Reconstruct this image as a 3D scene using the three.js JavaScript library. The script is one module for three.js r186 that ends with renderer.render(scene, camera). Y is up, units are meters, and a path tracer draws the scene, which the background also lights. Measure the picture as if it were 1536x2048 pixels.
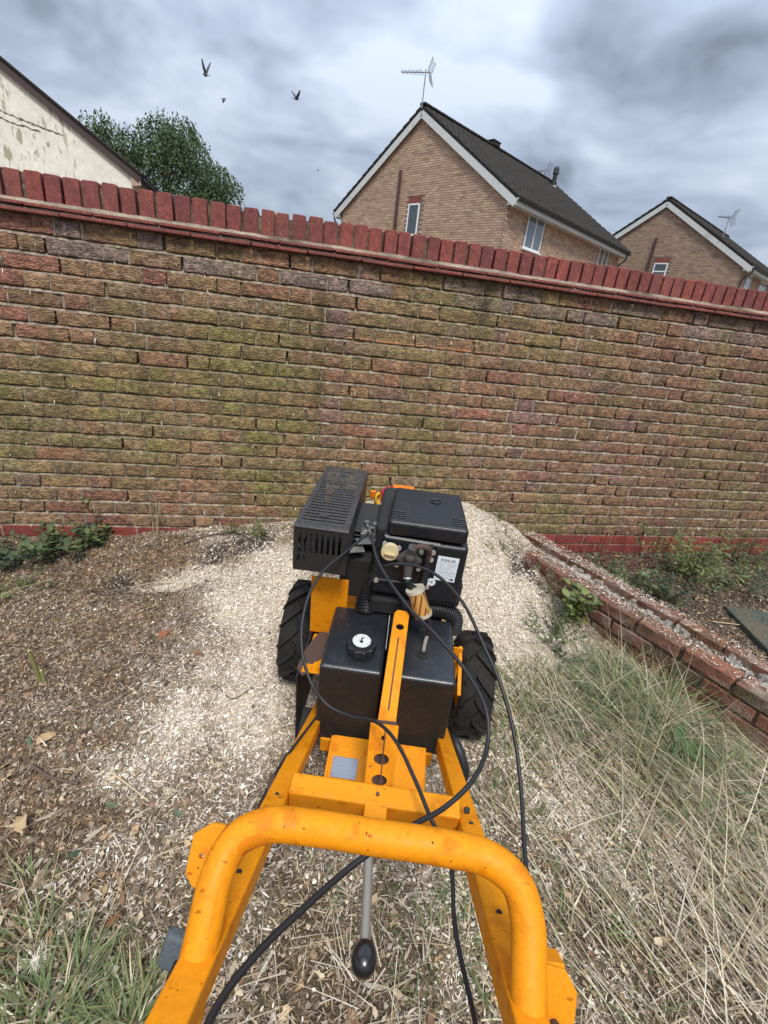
import * as THREE from 'three';
import { RoundedBoxGeometry } from 'three/addons/geometries/RoundedBoxGeometry.js';
import { mergeGeometries } from 'three/addons/utils/BufferGeometryUtils.js';

// ---------------------------------------------------------------- camera, sky, sun, exposure
const scene = new THREE.Scene();
const camera = new THREE.PerspectiveCamera(2 * Math.atan(1024 / 936.8) * 180 / Math.PI, 0.75, 0.05, 900);
{
  const yaw = 0.24161, pitch = 0.39393, roll = 0.12178;
  camera.position.set(1.1005, 1.2668, 2.6483);
  camera.rotation.order = 'YXZ';
  camera.rotation.set(-pitch, -yaw, roll);
}
const renderer = new THREE.WebGLRenderer({ antialias: true });
renderer.toneMapping = THREE.LinearToneMapping;
renderer.toneMappingExposure = 2.08;
renderer.shadowMap.enabled = true;
renderer.setSize(768, 1024);

const SUN = new THREE.Vector3(-0.04, 0.80, 0.56).normalize();
const sun = new THREE.DirectionalLight(new THREE.Color(1.0, 0.955, 0.89), 1.5);
sun.position.copy(SUN).multiplyScalar(40);
sun.castShadow = true;
sun.shadow.radius = 26;
sun.shadow.mapSize.set(2048, 2048);
Object.assign(sun.shadow.camera, { left: -25, right: 25, top: 25, bottom: -25, near: 1, far: 90 });
scene.add(sun, sun.target);

// ---------------------------------------------------------------- small maths
function rng(seed) { let a = seed >>> 0; return () => { a = (a + 0x6D2B79F5) >>> 0; let t = a; t = Math.imul(t ^ (t >>> 15), t | 1); t ^= t + Math.imul(t ^ (t >>> 7), t | 61); return ((t ^ (t >>> 14)) >>> 0) / 4294967296; }; }
function hash2(x, y, s = 0) { let h = Math.imul(x | 0, 374761393) + Math.imul(y | 0, 668265263) + Math.imul(s | 0, 974634777); h = Math.imul(h ^ (h >>> 13), 1274126177); return ((h ^ (h >>> 16)) >>> 0) / 4294967296; }
function vn(x, y, s = 0) { const xi = Math.floor(x), yi = Math.floor(y); let fx = x - xi, fy = y - yi; fx = fx * fx * (3 - 2 * fx); fy = fy * fy * (3 - 2 * fy); const a = hash2(xi, yi, s), b = hash2(xi + 1, yi, s), c = hash2(xi, yi + 1, s), d = hash2(xi + 1, yi + 1, s); return a + (b - a) * fx + (c - a) * fy + (a - b - c + d) * fx * fy; }
function fbm(x, y, o = 4, s = 0) { let v = 0, a = 0.5, n = 0; for (let i = 0; i < o; i++) { v += a * vn(x, y, s + i * 17); n += a; x = x * 2.03 + 11.3; y = y * 2.03 + 7.7; a *= 0.5; } return v / n; }
// value noise that wraps with period P (for tiles)
function tn(x, y, P, s = 0) { const xi = Math.floor(x), yi = Math.floor(y); let fx = x - xi, fy = y - yi; fx = fx * fx * (3 - 2 * fx); fy = fy * fy * (3 - 2 * fy); const m = (v) => ((v % P) + P) % P; const a = hash2(m(xi), m(yi), s), b = hash2(m(xi + 1), m(yi), s), c = hash2(m(xi), m(yi + 1), s), d = hash2(m(xi + 1), m(yi + 1), s); return a + (b - a) * fx + (c - a) * fy + (a - b - c + d) * fx * fy; }
const clamp = (v, a = 0, b = 1) => Math.min(b, Math.max(a, v)), lerp = (a, b, t) => a + (b - a) * t;
const sstep = (a, b, v) => { const t = clamp((v - a) / (b - a)); return t * t * (3 - 2 * t); };
const mix3 = (a, b, t) => [lerp(a[0], b[0], t), lerp(a[1], b[1], t), lerp(a[2], b[2], t)];
const V = (x, y, z) => new THREE.Vector3(x, y, z);
const R_ = Math.PI / 180;

// sky: broken grey-blue overcast, computed over the whole sphere
{
  const w = 2048, h = 1024, d = new Float32Array(w * h * 4);
  // named banks of cloud: azimuth (degrees from -z towards +x), elevation, widths, strength (+ dark, - bright)
  const banks = [[39, 22, 11, 6, 0.36], [33, 17, 8, 3, 0.14], [-20, 19, 14, 4.5, 0.27], [-7, 19.5, 6, 2.4, 0.16], [3, 23.5, 7, 3, 0.16], [16, 20, 8, 4.5, -0.30], [-2, 15.5, 6, 2.6, -0.22], [1, 12, 5, 2, 0.10], [44, 13, 6, 3, -0.10], [24, 25, 4, 3, -0.18], [11, 14.5, 4, 1.5, 0.06]];
  for (let j = 0; j < h; j++) for (let i = 0; i < w; i++) {
    const el = (j + 0.5) / h * Math.PI - Math.PI / 2, lon = ((i + 0.5) / w - 0.5) * 2 * Math.PI;
    const dx = Math.cos(el) * Math.cos(lon), dy = Math.sin(el), dz = Math.cos(el) * Math.sin(lon);
    const k = 1 / (Math.max(dy, 0) + 0.22), px = dx * k, pz = dz * k;
    const wx = fbm(px * 1.3 + 4, pz * 1.3 + 9, 3, 5) - 0.5, wz = fbm(px * 1.3 + 31, pz * 1.3 - 6, 3, 9) - 0.5;
    const c1 = fbm(px * 1.15 + wx * 1.5 + 2.3, pz * 1.15 + wz * 1.5 - 1.1, 5, 1);
    const c2 = fbm(px * 3.1 + wx * 2.2 + 8, pz * 3.1 + wz * 2.2, 5, 3);
    const c3 = fbm(px * 7.5 + wx * 3, pz * 7.5 + wz * 3 + 3, 4, 21);
    const c4 = fbm(px * 17 + wx * 5 + 1, pz * 17 + wz * 5, 3, 33); let dark = (c1 - 0.5) * 0.9 + (c2 - 0.5) * 0.95 + (c3 - 0.5) * 0.5 + (c4 - 0.5) * 0.16;
    const az = Math.atan2(dx, -dz) / R_, e = el / R_;
    const az2 = az + wx * 16 + (c2 - 0.5) * 10, e2 = e + wz * 8 + (c2 - 0.5) * 5;
    for (const [a, b, sa, sb, m] of banks) { const q = ((az2 - a) / sa) ** 2 + ((e2 - b) / sb) ** 2; if (q < 12) dark += m * Math.exp(-q * 0.7); }
    const t = clamp(0.40 + dark);
    // thin bright veil -> slate blue-grey under-sides, soft clear gaps in between
    let col = t < 0.5 ? mix3([0.345, 0.395, 0.465], [0.222, 0.268, 0.345], t / 0.5) : mix3([0.228, 0.275, 0.352], [0.105, 0.128, 0.168], (t - 0.5) / 0.5);
    const g = (1 + 2 * clamp(dy)) / 1.55; // the overcast sky's law: three times as bright overhead as at the skyline
    if (dy < 0) { const q = clamp(-dy * 6); col = mix3(col, [0.14, 0.13, 0.11], q); }
    const o = (j * w + i) * 4; d[o] = col[0] * g; d[o + 1] = col[1] * g; d[o + 2] = col[2] * g; d[o + 3] = 1;
  }
  const t = new THREE.DataTexture(d, w, h, THREE.RGBAFormat, THREE.FloatType);
  t.mapping = THREE.EquirectangularReflectionMapping; t.magFilter = THREE.LinearFilter; t.minFilter = THREE.LinearFilter; t.wrapS = THREE.RepeatWrapping; t.needsUpdate = true;
  scene.background = t; scene.environment = t;
}

// ---------------------------------------------------------------- builders
function shade(o) { o.castShadow = true; o.receiveShadow = true; return o; }
const taken = new Map();
function numbered(n) { const k = taken.get(n) ?? 0; taken.set(n, k + 1); return k ? n + '_' + String(k).padStart(3, '0') : n; }
function mesh(name, geo, mat, parent) { const m = shade(new THREE.Mesh(geo, mat)); m.name = parent ? name : numbered(name); (parent ?? scene).add(m); return m; }
function thing(name, label, category, group) { const o = new THREE.Group(); o.name = numbered(name); o.userData = { label, category }; if (group) o.userData.group = group; scene.add(o); return o; }
function tag(o, label, category, group) { o.userData.label = label; o.userData.category = category; if (group) o.userData.group = group; return o; }
function kind(o, k) { o.userData.kind = k; return o; }
function tf(g, x = 0, y = 0, z = 0, rx = 0, ry = 0, rz = 0) { const m = new THREE.Matrix4().compose(V(x, y, z), new THREE.Quaternion().setFromEuler(new THREE.Euler(rx, ry, rz, 'YXZ')), V(1, 1, 1)); g.applyMatrix4(m); return g; }
function rbox(w, h, d, r = 0.003, s = 2) { return new RoundedBoxGeometry(w, h, d, s, Math.min(r, w / 2.02, h / 2.02, d / 2.02)); }
function merged(list) { const n = list.map((g) => { const q = g.index ? g.toNonIndexed() : g; for (const k of Object.keys(q.attributes)) if (!['position', 'normal', 'uv'].includes(k)) q.deleteAttribute(k); if (!q.attributes.uv) q.setAttribute('uv', new THREE.BufferAttribute(new Float32Array(q.attributes.position.count * 2), 2)); return q; }); return mergeGeometries(n); }
// uv in metres, from the side that each face looks to
function muv(g0, ox = 0, oy = 0) {
  const g = g0.index ? g0.toNonIndexed() : g0, p = g.attributes.position, uv = new Float32Array(p.count * 2), a = V(), b = V(), c = V(), n = V();
  for (let i = 0; i < p.count; i += 3) {
    a.fromBufferAttribute(p, i); b.fromBufferAttribute(p, i + 1); c.fromBufferAttribute(p, i + 2); n.copy(b).sub(a).cross(c.clone().sub(a));
    const ax = Math.abs(n.x), ay = Math.abs(n.y), az = Math.abs(n.z);
    [a, b, c].forEach((v, k) => { const o = (i + k) * 2; if (ay >= ax && ay >= az) { uv[o] = v.x; uv[o + 1] = v.z; } else if (ax >= az) { uv[o] = v.z; uv[o + 1] = v.y; } else { uv[o] = v.x; uv[o + 1] = v.y; } uv[o] += ox; uv[o + 1] += oy; });
  }
  g.setAttribute('uv', new THREE.BufferAttribute(uv, 2)); return g;
}
function bar(a, b, w, h, r = 0.003) { // a box-section bar from a to b, its h side upwards
  const d = b.clone().sub(a), L = d.length(), g = rbox(w, h, L, r); const zx = d.normalize(), xx = V(0, 1, 0).cross(zx).normalize(), yy = zx.clone().cross(xx);
  g.applyMatrix4(new THREE.Matrix4().makeBasis(xx, yy, zx).setPosition(a.clone().add(b).multiplyScalar(0.5))); return g;
}
function rod(a, b, r0, r1 = r0, seg = 14) { const d = b.clone().sub(a), L = d.length(), g = new THREE.CylinderGeometry(r1, r0, L, seg); g.applyMatrix4(new THREE.Matrix4().makeRotationFromQuaternion(new THREE.Quaternion().setFromUnitVectors(V(0, 1, 0), d.normalize())).setPosition(a.clone().add(b).multiplyScalar(0.5))); return g; }
function tube(pts, r, seg = 60, rs = 10) { return new THREE.TubeGeometry(new THREE.CatmullRomCurve3(pts.map((p) => p.isVector3 ? p : V(...p)), false, 'centripetal'), seg, r, rs, false); }
function plate(pts, t, holes = [], bev = 0.001) { // flat plate in x-y, thickness t along z
  const s = new THREE.Shape(pts.map((p) => new THREE.Vector2(...p)));
  for (const [x, y, r, ry = r] of holes) { const h = new THREE.Path(); h.absellipse(x, y, r, ry, 0, Math.PI * 2, true); s.holes.push(h); }
  return new THREE.ExtrudeGeometry(s, { depth: t, bevelEnabled: bev > 0, bevelSize: bev, bevelThickness: bev, bevelSegments: 1, curveSegments: 16 });
}
function tex8(w, h, fn, { srgb = true, rep = [1, 1], off = [0, 0], wrap = THREE.RepeatWrapping } = {}) {
  const d = new Uint8Array(w * h * 4);
  for (let j = 0; j < h; j++) for (let i = 0; i < w; i++) { const c = fn(i, j, (i + 0.5) / w, (j + 0.5) / h), o = (j * w + i) * 4; if (c.length) { d[o] = clamp(c[0], 0, 255); d[o + 1] = clamp(c[1], 0, 255); d[o + 2] = clamp(c[2], 0, 255); } else d[o] = d[o + 1] = d[o + 2] = clamp(c, 0, 255); d[o + 3] = 255; }
  const t = new THREE.DataTexture(d, w, h); t.magFilter = THREE.LinearFilter; t.minFilter = THREE.LinearMipmapLinearFilter; t.generateMipmaps = true; t.wrapS = t.wrapT = wrap; t.repeat.set(...rep); t.offset.set(...off); if (srgb) t.colorSpace = THREE.SRGBColorSpace; t.needsUpdate = true; return t;
}
const M = (o) => new THREE.MeshStandardMaterial({ roughness: 0.9, ...o });
const MP = (o) => new THREE.MeshPhysicalMaterial({ roughness: 0.9, ...o });
const lin = (r, g, b) => new THREE.Color().setRGB(r, g, b);

// shared fine grains (tile = 0.5 m)
const grainBump = tex8(512, 512, (i, j) => 255 * (0.5 * tn(i / 4, j / 4, 128, 3) + 0.3 * tn(i / 2, j / 2, 256, 4) + 0.2 * tn(i / 16, j / 16, 32, 5)), { srgb: false, rep: [2, 2] });
// ================================================================ the garden wall
// wall face at z = 0; y = 0 is the top of the red plinth course; 20 courses of 75 mm in Flemish bond above
const WX0 = -1.6, WX1 = 7.4;
const PER = 0.343, ST = 0.2225, HD = 0.1025, JT = 0.0095;
const wallTexW = 2048, wallTexH = 512, WY0 = -0.3, WY1 = 1.56;
const brickId = (x, y) => { // which brick covers a point of the face: [course, index, header?]
  const c = Math.floor(y / 0.075), off = 0.153 + (c % 2 ? 0 : 0.186); // course 19 is the topmost
  const u = (x - off + HD / 2 + JT / 2) / PER, n = Math.floor(u), f = (u - n) * PER; return [c, n * 2 + (f < HD + JT ? 0 : 1), f < HD + JT];
};
const wallMoss = (x, y) => { // where algae grows: patches, runs below the coping, more on the part away from the far corner
  const a = fbm(x * 1.1 + 3, y * 1.5 + 1, 4, 41), b = fbm(x * 4.2, y * 2.2, 4, 47), run = fbm(x * 9, y * 0.7, 3, 53);
  const field = sstep(3.4, 0.2, x) * 0.40 - 0.03;
  return clamp((a - 0.43) * 2.1 + (b - 0.5) * 1.3 + (run - 0.5) * 1.0 + field + 0.12);
};
const wallColor = (x, y) => {
  const [c, k] = brickId(x, y), h = hash2(c, k, 77), h2 = hash2(c, k, 78), h3 = hash2(c, k, 79);
  let col = h < 0.40 ? [154, 122, 92] : h < 0.66 ? [158, 118, 92] : h < 0.80 ? [146, 118, 90] : h < 0.92 ? [160, 112, 92] : [150, 118, 104];
  if (c >= 18 && h2 < 0.45) col = [148, 126, 116];
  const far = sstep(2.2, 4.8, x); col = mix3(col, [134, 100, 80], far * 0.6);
  const v = 0.91 + 0.17 * h3; col = col.map((q) => q * v);
  const m = wallMoss(x, y) * (0.45 + 0.8 * h2); // algae, in its own patches
  col = mix3(col, mix3([158, 142, 88], [124, 115, 68], fbm(x * 6, y * 6, 3, 61)), clamp(m * 0.92));
  const g1 = fbm(x * 45, y * 70, 3, 81), g2 = fbm(x * 160, y * 160, 2, 83); // burnt and pale grains
  col = col.map((q) => q * (0.60 + 0.64 * g1 + 0.36 * (g2 - 0.5)));
  if (fbm(x * 8, y * 8, 3, 87) > 0.66) col = mix3(col, [168, 158, 150], 0.22 * sstep(0.55, 0.8, g1 + g2 * 0.3)); // lime bloom
  // dark water runs under gaps in the coping
  for (const [rx, ry, rl, w, k2] of runs) { const dx = x - rx + (fbm(y * 5, rx * 9, 2, 91) - 0.5) * 0.03; if (y < ry && y > ry - rl) { const q = Math.exp(-((dx / w) ** 2)) * k2 * sstep(ry - rl, ry - rl * 0.4, y) * (0.55 + 0.9 * (fbm(x * 30, y * 7, 2, 95) - 0.2)); col = mix3(col, [66, 58, 36], clamp(q)); } }
  // fresh scrape along two courses: orange body of the bricks laid bare
  const sy = 1.135 - (x - 1.55) * 0.004, sc = Math.exp(-(((y - sy) / 0.011) ** 2)) * sstep(1.36, 1.5, x) * sstep(2.32, 2.1, x) * (fbm(x * 26, y * 60, 3, 99) > 0.42 ? 1 : 0.3);
  col = mix3(col, [222, 160, 112], clamp(sc * 0.95));
  return col;
};
const runs = [[1.30, 1.36, 0.95, 0.03, 0.62], [1.18, 1.3, 0.8, 0.025, 0.4], [2.18, 1.5, 0.34, 0.05, 0.7], [2.36, 1.5, 0.22, 0.03, 0.5], [0.42, 1.1, 0.6, 0.03, 0.35], [3.05, 1.1, 0.55, 0.035, 0.4], [1.92, 1.02, 0.5, 0.03, 0.35], [0.02, 1.2, 0.7, 0.04, 0.3], [2.72, 0.85, 0.5, 0.03, 0.35], [0.78, 0.95, 0.5, 0.025, 0.3]];
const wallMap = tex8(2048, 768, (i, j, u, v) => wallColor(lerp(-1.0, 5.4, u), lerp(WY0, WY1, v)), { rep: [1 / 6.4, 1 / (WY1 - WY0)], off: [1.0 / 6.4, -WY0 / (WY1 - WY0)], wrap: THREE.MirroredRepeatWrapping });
// rustic face: short combed ripples (tile 0.4 m)
const rustic = tex8(512, 512, (i, j) => {
  const wob = (tn(i / 24, j / 24, 512 / 24 | 0 || 1, 7) - 0.5) * 14, a = tn(i / 15, (j + wob) / 4.2, 512, 11), b = tn(i / 6, (j + wob) / 2.6, 512, 13), c = tn(i / 3, j / 3, 512, 17);
  return 255 * clamp(0.55 * a + 0.3 * b + 0.15 * c);
}, { srgb: false, rep: [1 / 0.4, 1 / 0.4] });
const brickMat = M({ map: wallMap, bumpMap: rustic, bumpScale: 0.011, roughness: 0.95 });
const mortarMap = tex8(1024, 256, (i, j, u, v) => { const x = u * 6.4 - 1, y = lerp(WY0, WY1, v), m = wallMoss(x, y), g = fbm(x * 60, y * 60, 3, 201); return mix3([158, 144, 126], [118, 108, 76], clamp(m * 0.7)).map((q) => q * (0.5 + 0.8 * g)); }, { rep: [1 / 6.4, 1 / (WY1 - WY0)], off: [1.0 / 6.4, -WY0 / (WY1 - WY0)], wrap: THREE.MirroredRepeatWrapping });
const mortarMat = M({ map: mortarMap, bumpMap: grainBump, bumpScale: 0.003, roughness: 1 });
const redMap = tex8(1024, 512, (i, j, u, v) => { const x = u * 2, y = v; const g = fbm(x * 60, y * 60, 3, 301), p = fbm(x * 7, y * 7, 3, 303), d = fbm(x * 130, y * 130, 2, 305); return mix3([148, 78, 67], [122, 68, 63], p).map((q) => q * (0.78 + 0.36 * g + (d > 0.78 ? 0.25 : 0) - (d < 0.2 ? 0.2 : 0))); }, { rep: [0.5, 1] });
const redMats = [[1, 1, 1], [0.9, 0.92, 0.94], [1.08, 1.0, 0.98], [0.95, 1.05, 1.05], [0.84, 0.86, 0.9]].map((c) => M({ map: redMap, color: lin(...c), bumpMap: grainBump, bumpScale: 0.0012, roughness: 0.86 }));

const plinthMats = [[1.05, 0.72, 0.62], [0.92, 0.66, 0.6], [1.1, 0.78, 0.64], [0.98, 0.74, 0.7], [0.86, 0.6, 0.55]].map((c) => M({ map: redMap, color: lin(...c), bumpMap: grainBump, bumpScale: 0.0012, roughness: 0.86 }));
// one brick: front face a grid with an uneven surface, arrises worn round; local origin at the middle of its front face
function brickGeo(w, h, d, r, { nx = 4, ny = 2, rough = 0.0016, ch = 0.005, ux = 0, uy = 0, skew = 0.0015 } = {}) {
  const pos = [], idx = [], ring = [];
  const X = (t) => (t - 0.5) * w, Y = (t) => (t - 0.5) * h, jit = () => (r() - 0.5) * 2 * skew;
  const cj = [[jit(), jit()], [jit(), jit()], [jit(), jit()], [jit(), jit()]];
  const pt = (u, v, ins, z) => { const a = cj[0][0] * (1 - u) * (1 - v) + cj[1][0] * u * (1 - v) + cj[2][0] * (1 - u) * v + cj[3][0] * u * v, b = cj[0][1] * (1 - u) * (1 - v) + cj[1][1] * u * (1 - v) + cj[2][1] * (1 - u) * v + cj[3][1] * u * v; pos.push(X(u) * (1 - ins / w * 2) + a, Y(v) * (1 - ins / h * 2) + b, z); return pos.length / 3 - 1; };
  const grid = []; for (let j = 0; j <= ny; j++) { grid.push([]); for (let i = 0; i <= nx; i++) { const e = (i === 0 || i === nx || j === 0 || j === ny); grid[j].push(pt(i / nx, j / ny, ch * (0.7 + 0.6 * r()), (r() - 0.5) * 2 * rough - (e ? 0.0008 : 0))); } }
  for (let j = 0; j < ny; j++) for (let i = 0; i < nx; i++) idx.push(grid[j][i], grid[j][i + 1], grid[j + 1][i + 1], grid[j][i], grid[j + 1][i + 1], grid[j + 1][i]);
  const border = []; for (let i = 0; i < nx; i++) border.push(grid[0][i]); for (let j = 0; j < ny; j++) border.push(grid[j][nx]); for (let i = nx; i > 0; i--) border.push(grid[ny][i]); for (let j = ny; j > 0; j--) border.push(grid[j][0]);
  const uvb = []; for (let i = 0; i < nx; i++) uvb.push([i / nx, 0]); for (let j = 0; j < ny; j++) uvb.push([1, j / ny]); for (let i = nx; i > 0; i--) uvb.push([i / nx, 1]); for (let j = ny; j > 0; j--) uvb.push([0, j / ny]);
  const mid = uvb.map(([u, v]) => pt(u, v, 0, -ch)), bk = uvb.map(([u, v]) => pt(u, v, 0, -d)), n = border.length;
  for (let i = 0; i < n; i++) { const k = (i + 1) % n; idx.push(border[i], mid[i], mid[k], border[i], mid[k], border[k], mid[i], bk[i], bk[k], mid[i], bk[k], mid[k]); }
  const g = new THREE.BufferGeometry(); g.setAttribute('position', new THREE.Float32BufferAttribute(pos, 3));
  const uv = []; for (let i = 0; i < pos.length; i += 3) uv.push(ux + pos[i], uy + pos[i + 1] + (pos[i + 2] < -ch * 1.5 ? 0.004 : 0)); g.setAttribute('uv', new THREE.Float32BufferAttribute(uv, 2));
  g.setIndex(idx); g.computeVertexNormals(); return g;
}
const gardenWall = thing('garden_wall', 'weathered brown brick garden wall with algae stains and a red coping of bricks on edge', 'wall');
{
  const r = rng(11), list = [];
  for (let c = 0; c < 20; c++) {
    const off = 0.153 + (c % 2 ? 0 : 0.186), y = c * 0.075 + 0.0375;
    for (let n = Math.floor((WX0 - off) / PER); n < (WX1 - off) / PER; n++) {
      const hx = off + n * PER, jx = () => (r() - 0.5) * 0.006;
      list.push([hx + jx(), y, HD + (r() - 0.5) * 0.005], [hx + PER / 2 + jx(), y, ST + (r() - 0.5) * 0.006]);
    }
  }
  // the bricks that show largest are parts of their own
  const hid = (x, y) => x > 1.35 && x < 2.7 && y < 0.2;
  const rank = list.map((b, i) => [Math.hypot(b[0] - 1.25, (b[1] - 1.15) * 0.9, 2.65) - b[2] * 2.2 + (hid(b[0], b[1]) ? 9 : 0) + (b[0] < -0.42 || b[0] > 5 ? 5 : 0), i]).sort((a, b) => a[0] - b[0]);
  const own = new Set(rank.slice(0, 300).map((q) => q[1])), rest = [];
  list.forEach(([x, y, w], i) => {
    const z = (r() - 0.35) * 0.006, h = 0.0635 + (r() - 0.5) * 0.005, big = own.has(i);
    const g = brickGeo(w, h, 0.05, r, { nx: w > 0.15 ? 5 : 3, ny: 2, ux: x, uy: y, rough: 0.0022, ch: 0.005, skew: 0.002 });
    tf(g, 0, 0, 0, (r() - 0.5) * 0.03, (r() - 0.5) * 0.016, (r() - 0.5) * 0.012);
    if (big) mesh('brick', g, brickMat, gardenWall).position.set(x, y, z); else rest.push(tf(g, x, y, z));
  });
  kind(mesh('brick_courses', merged(rest), brickMat, gardenWall), 'stuff');
  // mortar: core, bed joints struck back at the top, cross joints some of them washed out
  const mg = [];
  mg.push(tf(new THREE.BoxGeometry(WX1 - WX0, 1.9, 0.15), (WX0 + WX1) / 2, 0.6, -0.107));
  for (let c = 0; c <= 20; c++) {
    const y = c * 0.075, seg = 220, pos = [], idx = [];
    for (let i = 0; i <= seg; i++) { const x = lerp(WX0, WX1, i / seg), k = (hash2(i, c, 5) - 0.5) * 0.006; pos.push(x, y + 0.0085, -0.022 + k, x, y - 0.002 + k, -0.006 + k, x, y - 0.0095, -0.002 + k * 1.3); if (i < seg) for (let q = 0; q < 2; q++) { const a = i * 3 + q; idx.push(a, a + 1, a + 3, a + 1, a + 4, a + 3); } }
    const g = new THREE.BufferGeometry(); g.setAttribute('position', new THREE.Float32BufferAttribute(pos, 3)); g.setIndex(idx); g.computeVertexNormals(); mg.push(g);
  }
  for (let c = 0; c < 20; c++) { const off = 0.153 + (c % 2 ? 0 : 0.186); for (let n = Math.floor((WX0 - off) / PER); n < (WX1 - off) / PER; n++) for (const s of [-1, 1]) { const u = r(), dep = u < 0.14 ? 0.03 : u < 0.3 ? 0.014 : 0.0055; if (dep < 0.02) mg.push(tf(new THREE.BoxGeometry(0.016, 0.064, 0.02), off + n * PER + s * (HD / 2 + JT / 2) * 1.0, c * 0.075 + 0.0375, -dep - 0.01, 0, 0, (r() - 0.5) * 0.05)); } }
  for (const g of mg) { const p = g.attributes.position, uv = new Float32Array(p.count * 2); for (let i = 0; i < p.count; i++) { uv[i * 2] = p.getX(i); uv[i * 2 + 1] = p.getY(i); } g.setAttribute('uv', new THREE.BufferAttribute(uv, 2)); }
  mesh('mortar', merged(mg), mortarMat, gardenWall);
  // red plinth: two courses of smooth red stretchers
  const rp = rng(31);
  for (let c = 0; c < 3; c++) for (let x = WX0 + (c % 2) * 0.1125; x < WX1; x += 0.225) { const g = brickGeo(0.2145, 0.0645, 0.05, rp, { nx: 3, ny: 1, ux: rp() * 2, uy: rp(), rough: 0.0008, ch: 0.004 }); mesh('plinth_brick', g, plinthMats[(rp() * 5) | 0], gardenWall).position.set(x, -0.0375 - c * 0.075, 0.004 + (rp() - 0.5) * 0.003); }
  { const g = muv(tf(new THREE.BoxGeometry(WX1 - WX0, 0.23, 0.05), (WX0 + WX1) / 2, -0.115, -0.029)); mesh('plinth_mortar', g, mortarMat, gardenWall); }
  // creasing: two courses of thin red tiles that oversail, mortar between
  const rt = rng(32);
  for (let c = 0; c < 2; c++) for (let x = WX0 + c * 0.13; x < WX1; x += 0.2675) {
    const g = muv(rbox(0.262 + (rt() - 0.5) * 0.004, 0.0135, 0.29, 0.003, 1), rt() * 2, rt()); tf(g, 0, 0, 0, (rt() - 0.5) * 0.01 - 0.015, (rt() - 0.5) * 0.006, (rt() - 0.5) * 0.018);
    mesh('creasing_tile', g, redMats[(rt() * 5) | 0], gardenWall).position.set(x, 1.5085 + c * 0.0245 + (rt() - 0.5) * 0.003, -0.108 + (c ? -0.006 : 0) + (rt() - 0.5) * 0.004);
  }
  // mortar beds of the coping: ragged strips
  const bed = (y0, y1, z0, z1, amp, seed) => { const seg = 260, pos = [], idx = []; for (let i = 0; i <= seg; i++) { const x = lerp(WX0, WX1, i / seg), k = (fbm(x * 14, seed, 3, seed) - 0.5) * amp, k2 = (fbm(x * 22, seed + 5, 3, seed) - 0.5) * amp; pos.push(x, y0, z0 + k, x, (y0 + y1) / 2 + k2 * 0.3, (z0 + z1) / 2 + k2 + 0.002, x, y1 + k2 * 0.4, z1 + k, x, y1, -0.1, x, y0, -0.1); if (i < seg) for (let q = 0; q < 4; q++) { const a = i * 5 + q; idx.push(a, a + 5, a + 1, a + 1, a + 5, a + 6); } } const g = new THREE.BufferGeometry(); g.setAttribute('position', new THREE.Float32BufferAttribute(pos, 3)); g.setIndex(idx); g.computeVertexNormals(); const uv = new Float32Array(pos.length / 3 * 2); for (let i = 0; i < pos.length / 3; i++) { uv[i * 2] = pos[i * 3]; uv[i * 2 + 1] = pos[i * 3 + 1] * 3; } g.setAttribute('uv', new THREE.BufferAttribute(uv, 2)); return g; };
  const paleMortar = M({ map: tex8(512, 128, (i, j, u, v) => { const g = fbm(u * 60, v * 14, 3, 211), h = fbm(u * 260, v * 60, 2, 213), m = fbm(u * 11, v * 5, 3, 217); return mix3([168, 154, 134], [112, 100, 80], sstep(0.45, 0.75, m)).map((q) => q * (0.66 + 0.34 * g + 0.2 * h)); }, { rep: [0.5, 1] }), bumpMap: grainBump, bumpScale: 0.004, roughness: 1 });
  mesh('coping_bed', merged([bed(1.5135, 1.527, 0.016, 0.018, 0.014, 3), bed(1.5375, 1.558, 0.020, 0.003, 0.016, 7)]), paleMortar, gardenWall);
  // coping: red bricks on edge
  const rc = rng(33), jm = [];
  for (let i = Math.floor(WX0 / 0.0752); i * 0.0752 < WX1; i++) {
    const x = i * 0.0752 + 0.0376 + (rc() - 0.5) * 0.004, w = 0.0565 + (rc() - 0.5) * 0.005, hh = 0.104 + (rc() - 0.5) * 0.006, rz = (rc() - 0.5) * 0.05;
    const s = new THREE.Shape(), k = 0.003 + rc() * 0.004, a = w / 2; s.moveTo(-a, 0); s.lineTo(a, 0); s.lineTo(a + (rc() - 0.5) * 0.003, hh - k); s.quadraticCurveTo(a, hh, a - k, hh); s.lineTo(-a + k, hh + (rc() - 0.5) * 0.003); s.quadraticCurveTo(-a, hh, -a, hh - k);
    const g = muv(new THREE.ExtrudeGeometry(s, { depth: 0.21, bevelEnabled: true, bevelSize: 0.003, bevelThickness: 0.004, bevelSegments: 2, curveSegments: 3 }), rc() * 2, rc());
    const m = mesh('coping_brick', g, redMats[(rc() * 5) | 0], gardenWall); m.position.set(x, 1.556 + (rc() - 0.5) * 0.004, -0.214 + (rc() - 0.5) * 0.006); m.rotation.z = rz; m.rotation.y = (rc() - 0.5) * 0.015;
    const low = 0.078 + rc() * 0.018, dp = rc() < 0.5 ? 0.012 + rc() * 0.02 : 0.03 + rc() * 0.04; jm.push(tf(new THREE.BoxGeometry(0.022, low, 0.20 - dp), x + 0.0376, 1.556 + low / 2, -dp - (0.20 - dp) / 2, 0, 0, (rc() - 0.5) * 0.08));
  }
  for (const g of jm) muv(g); mesh('coping_joints', merged(jm.map((g) => muv(g))), M({ map: mortarMap, color: lin(0.62, 0.6, 0.54), roughness: 1 }), gardenWall);
}
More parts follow.
